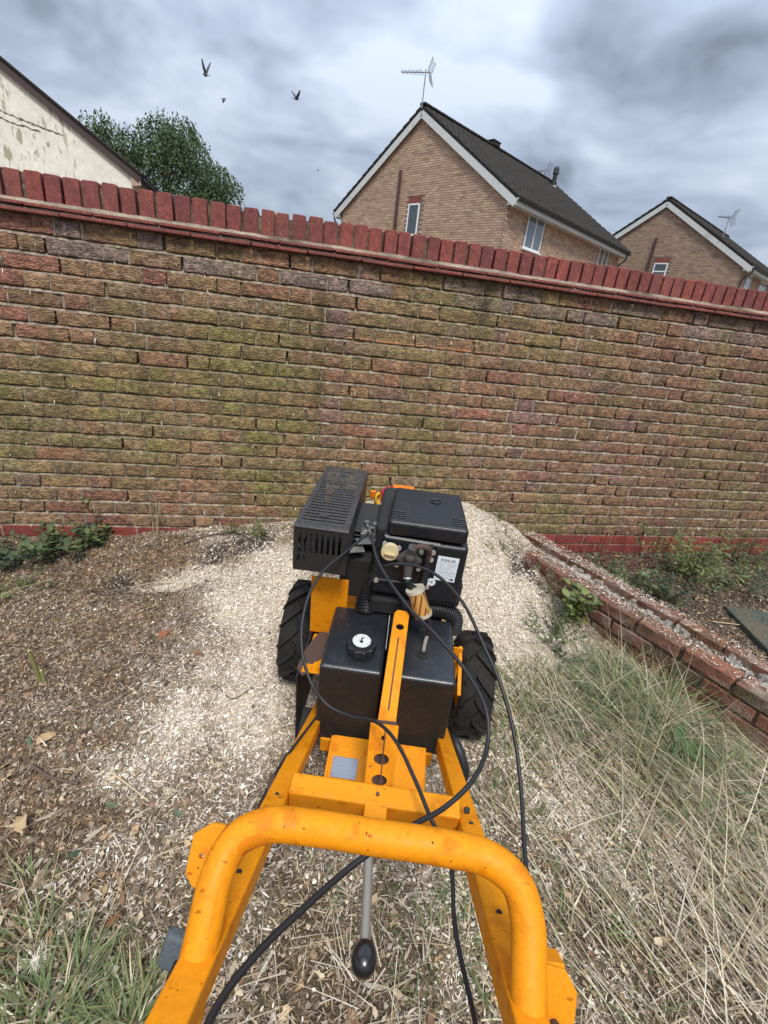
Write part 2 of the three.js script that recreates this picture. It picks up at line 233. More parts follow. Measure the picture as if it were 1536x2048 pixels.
// ================================================================ houses beyond the wall
const whitePaint = M({ color: lin(0.74, 0.75, 0.76), roughness: 0.5, map: tex8(256, 256, (i, j) => { const g = tn(i / 5, j / 5, 51, 3), p = tn(i / 20, j / 20, 12, 5); return [1, 1, 0.98].map((q) => 255 * q * (0.86 + 0.1 * g - (p > 0.93 ? 0.12 : 0))); }, { rep: [1, 1] }) });
const upvc = M({ color: lin(0.78, 0.79, 0.80), roughness: 0.35 });
const blackPlastic = M({ color: lin(0.025, 0.025, 0.028), roughness: 0.5 });
const maroonPipe = M({ color: lin(0.075, 0.028, 0.03), roughness: 0.5 });
const paneMat = MP({ color: lin(0.10, 0.125, 0.14), roughness: 0.06, metalness: 0.0, clearcoat: 1, clearcoatRoughness: 0.03 });
const curtainMat = M({ color: lin(0.55, 0.56, 0.58), roughness: 1 });
const houseMortar = M({ color: lin(0.20, 0.15, 0.12), roughness: 1 });
const houseBrick = M({ color: 0xffffff, roughness: 0.95, bumpMap: grainBump, bumpScale: 0.002 });
const slateMat = M({ color: lin(0.05, 0.045, 0.043), roughness: 0.85, map: tex8(256, 256, (i, j) => { const g = tn(i / 6, j / 6, 42, 3), p = tn(i / 30, j / 30, 8, 5); return mix3([255, 250, 240], [170, 160, 140], p).map((q) => q * (0.6 + 0.45 * g)); }, { rep: [1.2, 1.2] }) });
const lintelMat = redMats[0];

function aerial(name, label, pos, len, yaw, mast) { // a TV aerial: mast, boom with rods, grid reflector
  const t = thing(name, label, 'aerial', undefined), m = M({ color: lin(0.30, 0.31, 0.33), metalness: 0.6, roughness: 0.45 });
  t.position.copy(pos); t.rotation.y = yaw;
  mesh('mast', rod(V(0, 0, 0), V(0, mast, 0), 0.02, 0.02, 8), m, t);
  const tilt = 0.02, b0 = V(0.18, mast - 0.08, 0), b1 = V(-len, mast - 0.08 + len * tilt, 0);
  mesh('boom', rod(b0, b1, 0.016, 0.016, 6), m, t);
  for (let i = 0; i < 9; i++) { const q = b0.clone().lerp(b1, 0.3 + i * 0.085); mesh('element', rod(q.clone().add(V(0, 0, -0.19 + i * 0.006)), q.clone().add(V(0, 0, 0.19 - i * 0.006)), 0.010, 0.010, 5), m, t); }
  for (const s of [-1, 1]) { const g = []; for (let k = 0; k < 5; k++) { const a = V(0.14 + Math.abs(s) * 0.02 * k, mast - 0.08 + s * (0.04 + k * 0.065), 0); g.push(rod(a.clone().add(V(0, 0, -0.24)), a.clone().add(V(0, 0, 0.24)), 0.009, 0.009, 5)); } g.push(rod(V(0.14, mast - 0.08, 0.2), V(0.26, mast - 0.08 + s * 0.32, 0.2), 0.009, 0.009, 5), rod(V(0.14, mast - 0.08, -0.2), V(0.26, mast - 0.08 + s * 0.32, -0.2), 0.009, 0.009, 5)); mesh('reflector', merged(g), m, t); }
  return t;
}
function brickHouse(label, P, seed) {
  const { phi, w, L, cx, cz, H, rise, pal } = P, h = thing('brick_house', label, 'house', 'brick houses beyond the wall'), r = rng(seed);
  h.position.set(cx, -0.3, cz); h.rotation.y = -phi;
  const s = new THREE.Shape([[-w, 0], [0, 0], [0, H], [-w / 2, H + rise], [-w, H]].map((p) => new THREE.Vector2(...p)));
  const core = new THREE.ExtrudeGeometry(s, { depth: L, bevelEnabled: false }); core.translate(0, 0, -L);
  const walls = mesh('wall', muv(core), houseMortar, h);
  // stretcher-bond brickwork as real bricks, too small to pick apart singly
  const mats = [], cols = [], put = (x, y, z, ry, len) => { mats.push(new THREE.Matrix4().compose(V(x, y, z), new THREE.Quaternion().setFromEuler(new THREE.Euler(0, ry, 0)), V(len, 1, 1))); const k = r(), v = 0.90 + 0.2 * r(), c = k < 0.42 ? pal[0] : k < 0.74 ? pal[1] : k < 0.93 ? pal[2] : pal[3]; cols.push(lin(c[0] * v, c[1] * v, c[2] * v)); };
  const cut = (x, y, list) => list.some(([a, b, c, d]) => x > a - 0.1 && x < b + 0.1 && y > c - 0.03 && y < d + 0.03);
  const gw = P.gable.map((q) => [q[0], q[1], q[2], q[3] + 0.24]), sw = P.side;
  for (let c = 26; c * 0.075 < H + rise; c++) { const y = c * 0.075 + 0.0375, k = y > H ? (y - H) / rise : 0, x0 = -w + k * w / 2, x1 = -k * w / 2; for (let x = -w + (c % 2) * 0.1125 + 0.1125; x < 0; x += 0.225) { const a = Math.max(x - 0.1075, x0), b = Math.min(x + 0.1075, x1 + 0.004); if (b - a > 0.03 && !cut(x, y, gw)) put((a + b) / 2, y, 0.0, 0, (b - a) / 0.215); } }
  for (let c = 26; (c + 1) * 0.075 < H; c++) { const y = c * 0.075 + 0.0375; for (let z = -((c % 2) * 0.1125) - 0.05; z > -L; z -= 0.225) { const a = Math.min(z + 0.1075, 0.006); if (!cut(-z, y, sw)) put(0.0, y, z, Math.PI / 2, 1); } }
  const im = new THREE.InstancedMesh(new THREE.BoxGeometry(0.215, 0.061, 0.022), houseBrick, mats.length); mats.forEach((m, i) => { im.setMatrixAt(i, m); im.setColorAt(i, cols[i]); }); im.name = 'brickwork'; shade(im); kind(im, 'stuff'); h.add(im);
  // roof
  const ov = 0.42, ovg = 0.13, sl = Math.hypot(w / 2, rise), ang = Math.atan2(rise, w / 2), full = sl + ov;
  for (const sd of [1, -1]) {
    const roof = mesh('roof', muv(tf(new THREE.BoxGeometry(full, 0.06, L + 2 * ovg), -full / 2, -0.03, 0)), slateMat, h);
    const ex = sd > 0 ? ov * Math.cos(ang) : -w - ov * Math.cos(ang); roof.position.set(ex, H - ov * Math.sin(ang) + 0.13, -L / 2); if (sd < 0) roof.rotation.y = Math.PI; roof.rotation.z = sd > 0 ? -ang : -ang; if (sd < 0) roof.rotation.set(0, Math.PI, -ang);
    // interlocking tiles with two rolls each
    const tw = 0.30, te = 0.335, prof = []; for (let i = 0; i <= 12; i++) { const t = i / 12; prof.push([t * tw, 0.018 + 0.05 * Math.max(0, Math.sin(t * Math.PI * 4)) ]); }
    const gp = [], gi = []; prof.forEach(([z, y]) => { gp.push(0, y + 0.024, z, -te * 1.05, y - 0.006, z, 0, -0.01, z); }); for (let i = 0; i < 12; i++) { const a = i * 3, b = a + 3; gi.push(a, a + 1, b, b, a + 1, b + 1, a + 2, a, b + 2, b + 2, a, b); }
    const tg = new THREE.BufferGeometry(); tg.setAttribute('position', new THREE.Float32BufferAttribute(gp, 3)); tg.setIndex(gi); tg.computeVertexNormals(); muv(tg); tg.setAttribute('uv', new THREE.Float32BufferAttribute(gp.reduce((o, v, i) => (i % 3 === 0 ? [...o, v] : i % 3 === 2 ? [...o, v] : o), []), 2));
    const tm = [], nz = Math.floor((L + 2 * ovg) / tw); for (let a = 0; a * te < full - 0.1; a++) for (let b = 0; b <= nz; b++) tm.push(new THREE.Matrix4().compose(V(-a * te + 0.03, (r() - 0.5) * 0.008, -(L + 2 * ovg) / 2 + b * tw - 0.02 + (r() - 0.5) * 0.006), new THREE.Quaternion().setFromEuler(new THREE.Euler((r() - 0.5) * 0.02, 0, (r() - 0.5) * 0.02)), V(1, 1, 1)));
    const it = new THREE.InstancedMesh(tg, slateMat, tm.length); tm.forEach((m, i) => { it.setMatrixAt(i, m); const v = 0.75 + 0.5 * r(); it.setColorAt(i, lin(v, v * (0.95 + 0.1 * r()), v * 0.96)); }); it.name = 'roof_tiles'; shade(it); kind(it, 'stuff'); roof.add(it);
    // bargeboards on both gables, fascia, soffit, gutter
    for (const zz of [0.10, -L - 0.10]) { const a = V(sd > 0 ? ex - 0.03 : ex + 0.03, H - ov * Math.sin(ang) + 0.0, zz), b = V(-w / 2 + sd * 0.0, H + rise - 0.0, zz); mesh('bargeboard', muv(bar(a.clone().add(V(0, -0.03, 0.01)), b.clone().add(V(0, -0.03, 0.01)), 0.035, 0.27, 0.006)), whitePaint, h); mesh('verge', muv(bar(a.clone().add(V(sd * 0.05, 0.125, 0.01)), b.clone().add(V(0, 0.135, 0.01)), 0.075, 0.05, 0.008)), slateMat, h); }
    const fx = sd > 0 ? ov * 0.78 : -w - ov * 0.78, fy = H - ov * Math.sin(ang) + 0.0;
    mesh('fascia', muv(tf(rbox(0.03, 0.2, L + 0.2, 0.004), fx, fy, -L / 2)), whitePaint, h);
    mesh('soffit', muv(tf(rbox(Math.abs(ov) * 0.8, 0.02, L + 0.2, 0.004), sd > 0 ? ov * 0.38 : -w - ov * 0.38, fy - 0.07, -L / 2)), whitePaint, h);
    const gs = new THREE.Shape(); gs.absarc(0, 0, 0.06, Math.PI, Math.PI * 2, false); gs.absarc(0, 0, 0.052, Math.PI * 2, Math.PI, true); const gg = new THREE.ExtrudeGeometry(gs, { depth: L + 0.25, bevelEnabled: false, curveSegments: 10 }); tf(gg, fx + sd * 0.075, fy + 0.075, -L - 0.12);
    const gutter = mesh('gutter', gg, blackPlastic, h);
    const zd = sd > 0 ? (P.pipeFront ? 0.05 : -L + 0.12) : 0.06; mesh('downpipe', merged([tube([[fx + sd * 0.07, fy + 0.03, zd], [fx + sd * 0.04, fy - 0.16, zd], [sd > 0 ? 0.1 : -w - 0.1, fy - 0.42, zd - 0.02], [sd > 0 ? 0.07 : -w - 0.07, fy - 0.6, zd - 0.04]], 0.034, 20, 8), rod(V(sd > 0 ? 0.07 : -w - 0.07, fy - 0.58, zd - 0.04), V(sd > 0 ? 0.07 : -w - 0.07, 0, zd - 0.04), 0.034, 0.034, 8)]), blackPlastic, gutter);
    // boxed eaves end
    mesh('eaves_box', plate(sd > 0 ? [[0.0, fy - 0.08], [fx, fy - 0.08], [fx, fy + 0.06], [0.0, H + 0.1]] : [[-w, H + 0.1], [fx, fy + 0.06], [fx, fy - 0.08], [-w, fy - 0.08]], 0.025, [], 0).translate(0, 0, 0.082), whitePaint, h);
  }
  // ridge
  for (let z = ovg; z > -L - ovg; z -= 0.45) { const g = new THREE.CylinderGeometry(0.12, 0.12, 0.44, 10, 1, false, 0, Math.PI); g.rotateZ(Math.PI / 2); g.rotateY(Math.PI / 2); g.rotateZ(0); const m = mesh('ridge_tile', muv(tf(rbox(0.26, 0.09, 0.445, 0.04, 2), 0, 0, 0)), slateMat, h); m.position.set(-w / 2 + 0.0, H + rise + 0.2, z - 0.2); m.rotation.z = (r() - 0.5) * 0.06; }
  // windows
  const win = (x0, x1, y0, y1, onSide, split, top) => {
    const W = x1 - x0, Hh = y1 - y0, g = new THREE.Group(); g.name = 'window'; h.add(g); if (onSide) { g.position.set(0.0, y0, -x0); g.rotation.y = Math.PI / 2; } else g.position.set(x0, y0, 0.0);
    const fr = 0.06, zf = -0.005; mesh('frame', merged([tf(rbox(W, fr, 0.07, 0.006), W / 2, fr / 2, zf), tf(rbox(W, fr, 0.07, 0.006), W / 2, Hh - fr / 2, zf), tf(rbox(fr, Hh - 2 * fr, 0.07, 0.006), fr / 2, Hh / 2, zf), tf(rbox(fr, Hh - 2 * fr, 0.07, 0.006), W - fr / 2, Hh / 2, zf), ...(split ? [tf(rbox(fr, Hh - 2 * fr, 0.066, 0.006), W / 2, Hh / 2, zf)] : []), ...(top ? [tf(rbox(W - 2 * fr, fr, 0.066, 0.006), W / 2, Hh * top, zf)] : [])]), upvc, g);
    const n = split ? 2 : 1; for (let i = 0; i < n; i++) mesh('pane', tf(new THREE.BoxGeometry(W / n - fr * 1.2, Hh - 1.6 * fr, 0.012), W * (i + 0.5) / n, Hh / 2, 0.012), paneMat, g);
    mesh('sill', tf(rbox(W + 0.08, 0.05, 0.12, 0.008), W / 2, -0.026, 0.04), upvc, g);
  };
  for (const q of P.gable) { win(q[0], q[1], q[2], q[3], false, false, q[4]); mesh('lintel', muv(tf(rbox(q[1] - q[0] + 0.05, 0.22, 0.03, 0.004), (q[0] + q[1]) / 2, q[3] + 0.115, 0.004)), lintelMat, h); const n = 8; }
  for (const q of P.side) win(q[0], q[1], q[2], q[3], true, true);
  const pp = mesh('waste_pipe', rod(V(P.pipe[0], 0, 0.075), V(P.pipe[0], P.pipe[1], 0.075), 0.055, 0.055, 12), maroonPipe, h);
  for (const y of [0.6, 2.5, 4.8]) mesh('pipe_collar', tf(new THREE.CylinderGeometry(0.068, 0.068, 0.08, 12), P.pipe[0], y, 0.075), maroonPipe, pp);
  return h;
}
brickHouse('buff brick house with white bargeboards and two tall side windows', { phi: 0.982, w: 8.16, L: 9.6, cx: 7.92, cz: -13.65, H: 5.49, rise: 2.66, pal: [[0.48, 0.325, 0.225], [0.44, 0.29, 0.20], [0.53, 0.37, 0.26], [0.36, 0.235, 0.175]], gable: [[-4.32, -3.76, 4.42, 5.46]], side: [[1.28, 2.42, 4.22, 5.36], [7.38, 8.36, 4.4, 5.36]], pipe: [-4.86, 6.53] }, 501);
brickHouse('darker brick house with maroon pipe beside a small top hung window', { phi: 1.06, w: 8.16, L: 9, cx: 21.01, cz: -17.26, H: 5.5, rise: 2.575, pal: [[0.38, 0.26, 0.18], [0.35, 0.23, 0.16], [0.43, 0.30, 0.205], [0.28, 0.19, 0.14]], gable: [[-3.9, -3.24, 4.5, 5.5, 0.62]], side: [[0.9, 1.6, 3.9, 5.2], [3.2, 4.4, 4.0, 5.2]], pipe: [-4.13, 6.6], pipeFront: true }, 502);
// local point of a house -> world
const hp = (phi, cx, cz, x, y, z) => V(x, y - 0.3, z).applyAxisAngle(V(0, 1, 0), -phi).add(V(cx, 0, cz));
aerial('tv_aerial', 'grey television aerial with a long boom on a brick gable peak', hp(0.982, 7.92, -13.65, -4.08, 8.2, 0.16), 0.85, -0.5, 1.05);
aerial('tv_aerial', 'small television aerial rising behind the black roof flue', hp(0.982, 7.92, -13.65, -4.5, 7.9, -9.35), 0.7, -0.9, 1.0);
aerial('tv_aerial', 'bent television aerial clipped to a sloping white bargeboard', hp(1.06, 21.01, -17.26, -1.2, 6.5, 0.2), 0.45, -0.4, 0.85);
{ const f = thing('roof_flue', 'black flue pipe standing on the dark tiled roof slope', 'flue'); f.position.copy(hp(0.982, 7.92, -13.65, -3.55, 7.86, -8.7)); mesh('pipe', rod(V(0, -0.1, 0), V(0, 0.62, 0), 0.1, 0.1, 12), blackPlastic, f); mesh('cowl', merged([tf(new THREE.CylinderGeometry(0.12, 0.14, 0.22, 12), 0, 0.7, 0), tf(new THREE.CylinderGeometry(0.09, 0.12, 0.06, 12), 0, 0.84, 0)]), blackPlastic, f); mesh('collar', tf(new THREE.CylinderGeometry(0.13, 0.2, 0.16, 12), 0, 0.05, 0), M({ color: lin(0.35, 0.35, 0.36), roughness: 0.6 }), f); }
{ const f = thing('ridge_vent', 'dark vent terminal on the tiled ridge of a brick house', 'vent'); f.position.copy(hp(0.982, 7.92, -13.65, -4.08, 8.42, -4.3)); f.rotation.y = -0.982; mesh('body', rbox(0.3, 0.14, 0.5, 0.03), slateMat, f); mesh('cap', tf(rbox(0.34, 0.04, 0.54, 0.015), 0, 0.09, 0), slateMat, f); }

// ---- rendered house
{
  const h = thing('rendered_house', 'cream rendered house with cracked paint and brown bargeboard', 'house');
  h.position.set(-4.1, -0.3, -18); h.rotation.y = 0.03;
  const w = 9.5, H = 5.1, rise = 3.05, L = 8;
  const crackCanvas = tex8(1024, 512, (i, j, u, v) => {
    const x = -7.5 + u * 7.5, y = v * 3.75 + 4.0, g = fbm(x * 9, y * 9, 4, 701), s = fbm(x * 1.4, y * 1.4, 3, 703), f = fbm(x * 40, y * 40, 2, 705);
    let c = mix3([246, 241, 226], [228, 222, 205], s).map((q) => q * (0.9 + 0.12 * g + 0.05 * f));
    const cr = (x0, y0, x1, y1, wd) => { const t = clamp((x - x0) / (x1 - x0)), yy = lerp(y0, y1, t) + (fbm(x * 6, y0 * 5, 3, 711) - 0.5) * 0.09; return x > x0 && x < x1 && Math.abs(y - yy) < wd * (0.4 + 1.1 * fbm(x * 12, 3, 2, 713)) ? 1 : 0; };
    if (cr(-3.9, 6.15, -1.95, 5.78, 0.022) || cr(-3.9, 5.95, -2.6, 5.75, 0.026) || cr(-3.2, 5.99, -2.75, 5.90, 0.016)) c = [92, 86, 72];
    const pl = fbm(x * 5 + 3, y * 2.2, 4, 721); if (x < -2.2 && y < 5.75 && pl > 0.63) c = mix3(c, [150, 146, 120], 0.75 * sstep(0.63, 0.7, pl)); // flaked patches
    if (fbm(x * 16, y * 3, 3, 725) > 0.72 && x < -1.6) c = mix3(c, [140, 136, 112], 0.5);
    return c;
  }, { rep: [1 / 7.5, 1 / 3.75], off: [1, -4.0 / 3.75], wrap: THREE.MirroredRepeatWrapping });
  const render = M({ map: crackCanvas, bumpMap: grainBump, bumpScale: 0.006, roughness: 0.95 }), brown = M({ color: lin(0.055, 0.032, 0.028), roughness: 0.6 }), pale = M({ color: lin(0.42, 0.27, 0.22), roughness: 0.7 });
  const s = new THREE.Shape([[-w, 0], [0, 0], [0, H - 0.02], [-w / 2, H + rise], [-w, H - 0.02]].map((p) => new THREE.Vector2(...p))), core = new THREE.ExtrudeGeometry(s, { depth: L, bevelEnabled: false }); core.translate(0, 0, -L);
  mesh('wall', muv(core), render, h);
  const ang = Math.atan2(rise, w / 2), e = V(0.30, H - 0.30 * Math.tan(ang) + 0.0, 0.10), top = V(-w / 2, H + rise + 0.02, 0.10), e2 = V(-w - 0.3, e.y, 0.1);
  for (const a of [e, e2]) { mesh('bargeboard', muv(bar(a, top, 0.03, 0.24, 0.005)), brown, h); mesh('verge', muv(bar(a.clone().add(V(Math.sign(a.x + 4) * 0.06, 0.14, 0)), top.clone().add(V(0, 0.16, 0)), 0.16, 0.05, 0.01)), slateMat, h); const sl = bar(a.clone().add(V(Math.sign(a.x + 4) * 0.06, 0.15, -L / 2 - 0.1)), top.clone().add(V(0, 0.16, -L / 2 - 0.1)), L + 0.3, 0.07, 0.01); mesh('roof', muv(sl), slateMat, h); }
  mesh('eaves_box', plate([[0.0, H - 0.42], [0.30, H - 0.36], [0.30, H - 0.16], [0.0, H - 0.02]], 0.03, [], 0).translate(0, 0, 0.07), pale, h);
  mesh('fascia', muv(tf(rbox(0.03, 0.22, L, 0.004), 0.30, H - 0.22, -L / 2 + 0.05)), brown, h);
  mesh('gutter', tf(new THREE.CylinderGeometry(0.06, 0.06, L, 10), 0.37, H - 0.16, -L / 2, Math.PI / 2, 0, 0), blackPlastic, h);
}
// ---- tree behind
{
  const t = thing('birch_tree', 'leafy green tree with drooping twigs behind the cream rendered house', 'tree'), r = rng(601);
  t.position.set(-4.1, -0.3, -23.5);
  const bark = M({ color: lin(0.12, 0.10, 0.085), roughness: 1 });
  mesh('trunk', tube([[0.2, 0, 0], [0.1, 2, 0.1], [-0.1, 4, 0], [0.05, 6.2, 0.05], [0.2, 8.0, 0]], 0.16, 24, 8), bark, t);
  const lobes = [[-2.35, 7.15, 0.1, 0.75, 1.0], [-1.6, 6.4, 0.4, 1.0, 1.1], [0.35, 7.55, 0, 1.15, 0.95], [0.9, 7.2, 0.5, 0.9, 0.9], [-0.6, 6.9, 0.3, 1.1, 1.0], [1.5, 6.35, 0, 1.05, 1.05], [2.35, 5.9, 0.3, 0.75, 0.95], [0.4, 6.0, 0.8, 1.5, 1.2], [-1.2, 5.3, 0.5, 1.3, 1.2], [1.4, 4.9, 0.5, 1.3, 1.1], [2.2, 4.6, 0.2, 0.9, 0.9], [0, 4.4, 0, 1.6, 1.0], [-2.1, 5.6, 0, 0.9, 1.2]];
  const lim = []; lobes.forEach(([x, y, z], i) => lim.push(tube([[0, 3 + (i % 4) * 0.8, 0], [x * 0.45, lerp(3.6 + (i % 4) * 0.5, y, 0.5), z * 0.5], [x, y + 0.3, z]], 0.035, 10, 5))); mesh('limbs', merged(lim), bark, t);
  const leafMat = MP({ vertexColors: true, roughness: 0.7, transmission: 0.15, side: THREE.DoubleSide }), pos = [], col = [], nor = [];
  const leaf = (p, d, s, c) => { const a = V(r() - 0.5, r() - 0.5, r() - 0.5).normalize(), side = a.cross(d).normalize().multiplyScalar(s * 0.36), tip = d.clone().multiplyScalar(s), q = [p, p.clone().addScaledVector(tip, 0.5).add(side), p.clone().add(tip), p.clone().addScaledVector(tip, 0.5).sub(side)]; for (const k of [0, 1, 2, 0, 2, 3]) { pos.push(q[k].x, q[k].y, q[k].z); col.push(...c); } };
  for (let i = 0; i < 3600; i++) { // drooping sprays of leaves
    const [x, y, z, rx, ry] = lobes[(r() * lobes.length) | 0], u = V(r() - 0.5, r() - 0.5, r() - 0.5).normalize().multiplyScalar(Math.pow(r(), 0.42)), c0 = V(x + u.x * rx * 1.15, y + u.y * ry * 1.05, z + u.z * 1.2), len = 0.3 + r() * 0.42, sway = V((r() - 0.5) * 0.5 + u.x * 0.6, -0.9, (r() - 0.5) * 0.5).normalize(), v = 0.65 + 0.75 * r();
    for (let k = 0; k < 9; k++) leaf(c0.clone().addScaledVector(sway, len * k / 9).add(V((r() - 0.5) * 0.09, (r() - 0.5) * 0.09, (r() - 0.5) * 0.09)), V((r() - 0.5) * 1.6, -0.5 - r() * 0.5, (r() - 0.5) * 1.6).normalize(), 0.075 + r() * 0.05, [0.064 * v, 0.105 * v, 0.030 * v]);
  }
  const g = new THREE.BufferGeometry(); g.setAttribute('position', new THREE.Float32BufferAttribute(pos, 3)); g.setAttribute('color', new THREE.Float32BufferAttribute(col, 3)); g.computeVertexNormals(); mesh('crown', g, leafMat, t);
}
// ---- birds
{
  const bm = M({ color: lin(0.10, 0.105, 0.12), roughness: 0.9 });
  const bird = (p, yaw, up, k, label) => {
    const o = thing('bird', label, 'bird', 'birds in flight'); o.position.copy(p); o.rotation.set(0.1, yaw, 0.15); o.scale.setScalar(k);
    const body = new THREE.SphereGeometry(0.06, 12, 8); body.scale(2.5, 0.9, 0.9); const pa = body.attributes.position; for (let i = 0; i < pa.count; i++) { const x = pa.getX(i); if (x < 0) { const q = 1 + x / 0.17 * 0.75; pa.setY(i, pa.getY(i) * q); pa.setZ(i, pa.getZ(i) * q); } } body.computeVertexNormals();
    mesh('body', merged([body, tf(new THREE.SphereGeometry(0.042, 10, 8), 0.14, 0.02, 0), tf(new THREE.ConeGeometry(0.012, 0.05, 6), 0.19, 0.02, 0, 0, 0, -Math.PI / 2), tf(new THREE.ConeGeometry(0.05, 0.16, 6).scale(1, 1, 0.25), -0.2, 0.0, 0, Math.PI / 2, 0, -Math.PI / 2)]), bm, o);
    for (const s of [-1, 1]) { const sh = new THREE.Shape([[0.09, 0], [0.13, 0.16], [0.04, 0.42], [-0.02, 0.44], [-0.05, 0.2], [-0.08, 0]].map((q) => new THREE.Vector2(...q))), g = new THREE.ExtrudeGeometry(sh, { depth: 0.012, bevelEnabled: false }); g.rotateX(s > 0 ? Math.PI / 2 : -Math.PI / 2); const m = mesh('wing', g, bm, o); m.rotation.x = -s * up; m.position.y = 0.02; }
  };
  bird(V(-1.85, 8.5, -20), 2.2, 1.15, 0.95, 'dark bird with both wings raised steeply above its back');
  bird(V(-1.26, 7.92, -20), 0.3, -0.5, 0.5, 'small bird with folded wings gliding above the tree');
  bird(V(1.35, 8.38, -20), 0.7, 0.75, 0.75, 'bird flapping between the tree and the tall gable');
  bird(V(2.6, 7.6, -26), 1.0, 0.2, 0.42, 'tiny bird low in the sky next to the sloping roof');
}
// ================================================================ ground
const LWA = [2.66, 0.45], LWD = [0.34, 0.94], LWN = [0.94, -0.34];
const lowD = (x, z) => (x - LWA[0]) * LWN[0] + (z - LWA[1]) * LWN[1]; // distance behind the low wall's front face
const gauss = (x, z, cx, cz, sx, sz) => Math.exp(-0.5 * (((x - cx) / sx) ** 2 + ((z - cz) / sz) ** 2));
function gh(x, z) {
  if (z < -0.12) return -0.3;
  const d = lowD(x, z), beyond = sstep(0.12, 0.34, d);
  let y = -0.2 + 0.13 * Math.exp(-Math.max(z, 0) / 0.22) * sstep(1.3, 0.5, x);
  y += 0.44 * Math.exp(-0.5 * ((x - 1.98) / (x < 1.98 ? 0.74 : 0.62)) ** 2) * Math.exp(-0.5 * (Math.max(z, 0) / 0.36) ** 2) * (1 - beyond);
  y += 0.06 * gauss(x, z, 2.35, 0.75, 0.35, 0.5) * (1 - beyond) + 0.05 * gauss(x, z, 0.95, 0.55, 0.3, 0.3);
  y -= 0.10 * gauss(x, z, 0.5, 0.3, 0.26, 0.13); y += 0.05 * gauss(x, z, 0.25, 0.52, 0.4, 0.07); y += 0.04 * gauss(x, z, 0.75, 0.16, 0.3, 0.05);
  y += -0.07 * clamp((x - 1.53) / 0.7, -0.6, 0.6) * gauss(x, z, 1.55, 1.2, 0.8, 0.5);
  y += beyond * 0.06;
  const rough = 0.012 + 0.02 * sstep(1.9, 1.4, z) * sstep(1.3, 0.4, x);
  y += (fbm(x * 7, z * 7, 3, 901) - 0.5) * rough * 2 + (fbm(x * 28, z * 28, 2, 905) - 0.5) * 0.014;
  return y;
}
// what lies on the ground, 0..1 each
const zn = (x, z, s) => (fbm(x * 3.1, z * 3.1, 4, s) - 0.5);
function zones(x, z) {
  const n = zn(x, z, 921), n2 = zn(x * 2.2, z * 2.2, 931), d = lowD(x, z), bed = d > 0.3 ? 1 : 0;
  let cream = Math.max(1.25 * gauss(x, z, 1.0, 0.55, 0.24, 0.26), 1.3 * gauss(x, z, 2.33, 0.75, 0.26, 0.5), 1.15 * gauss(x, z, 1.95, 0.1, 0.62, 0.3), 0.8 * gauss(x, z, 1.55, 1.2, 0.42, 0.5), 0.85 * gauss(x, z, 0.66, 0.34, 0.24, 0.09), 0.72 * gauss(x, z, 0.98, 0.95, 0.32, 0.62), 0.78 * gauss(x, z, 2.12, 1.6, 0.2, 0.36), 0.55 * gauss(x, z, 1.5, 1.9, 0.5, 0.3));
  cream = clamp((cream + n * 0.8 + n2 * 0.55 - 0.22) * 1.8);
  let chips = clamp(Math.max(1.1 * gauss(x, z, 1.0, 1.2, 0.5, 0.42), 1.0 * gauss(x, z, 0.75, 0.33, 0.32, 0.16), 0.85 * gauss(x, z, 1.55, 1.8, 0.9, 0.5), 0.8 * gauss(x, z, 2.1, 1.55, 0.35, 0.45), x < 0.6 ? 0.42 : 0.8) + n2 * 0.9 - 0.2);
  const dark = clamp(1.2 * Math.max(gauss(x, z, 0.42, 0.43, 0.24, 0.05), gauss(x, z, 0.78, 0.22, 0.22, 0.05), 0.75 * gauss(x, z, 2.52, 0.42, 0.1, 0.2), 0.7 * gauss(x, z, 1.02, 0.16, 0.1, 0.1), 0.6 * gauss(x, z, 0.2, 0.3, 0.2, 0.06)) * 1.2 + n2 * 2.6 - 0.5);
  const grass = clamp(Math.max(sstep(1.55, 1.95, z + n * 0.5), sstep(1.95, 2.45, x + n * 0.6 + (z - 1.0) * 0.35) * sstep(0.9, 1.25, z)) * (1 - bed));
  return { cream: cream * (1 - bed), chips: chips * (1 - 0.75 * bed), dark, grass, bed };
}
const groundMap = tex8(2048, 1152, (i, j, u, v) => {
  const x = lerp(-1, 5.4, u), z = lerp(-0.2, 3.4, v), Z = zones(x, z);
  const g = fbm(x * 75, z * 75, 3, 941), f = hash2(i, j, 9), p = fbm(x * 5, z * 5, 3, 945);
  let c = mix3([128, 100, 72], [96, 74, 54], p).map((q) => q * (0.42 + 1.1 * g));
  c = mix3(c, [74, 60, 48].map((q) => q * (0.6 + 0.8 * g)), Z.bed * 0.8);
  c = mix3(c, [158, 144, 124].map((q) => q * (0.5 + 0.85 * g)), Z.chips * 0.45);
  c = mix3(c, [228, 212, 186].map((q) => q * (0.80 + 0.32 * g)), Z.cream * 0.96);
  c = mix3(c, [48, 40, 36].map((q) => q * (0.6 + 0.7 * g)), Z.dark * 0.8);
  c = mix3(c, [104, 90, 64].map((q) => q * (0.5 + 0.8 * g)), Z.grass * 0.55);
  // fine splinters in the dust
  const a = vn(x * 420 + z * 90, z * 70 - x * 40, 961), b = vn(x * 90 - z * 60, z * 420 + x * 50, 963), s = Math.max(a, b);
  if (s > 0.86) c = mix3(c, [222, 206, 180], clamp((s - 0.86) * 6) * (0.25 + 0.6 * Math.max(Z.cream, Z.chips)));
  if (Math.min(a, b) < 0.07) c = c.map((q) => q * 0.55);
  return c.map((q) => q * (0.92 + 0.16 * f));
}, { rep: [1 / 6.4, 1 / 3.6], off: [1 / 6.4, 0.2 / 3.6], wrap: THREE.MirroredRepeatWrapping });
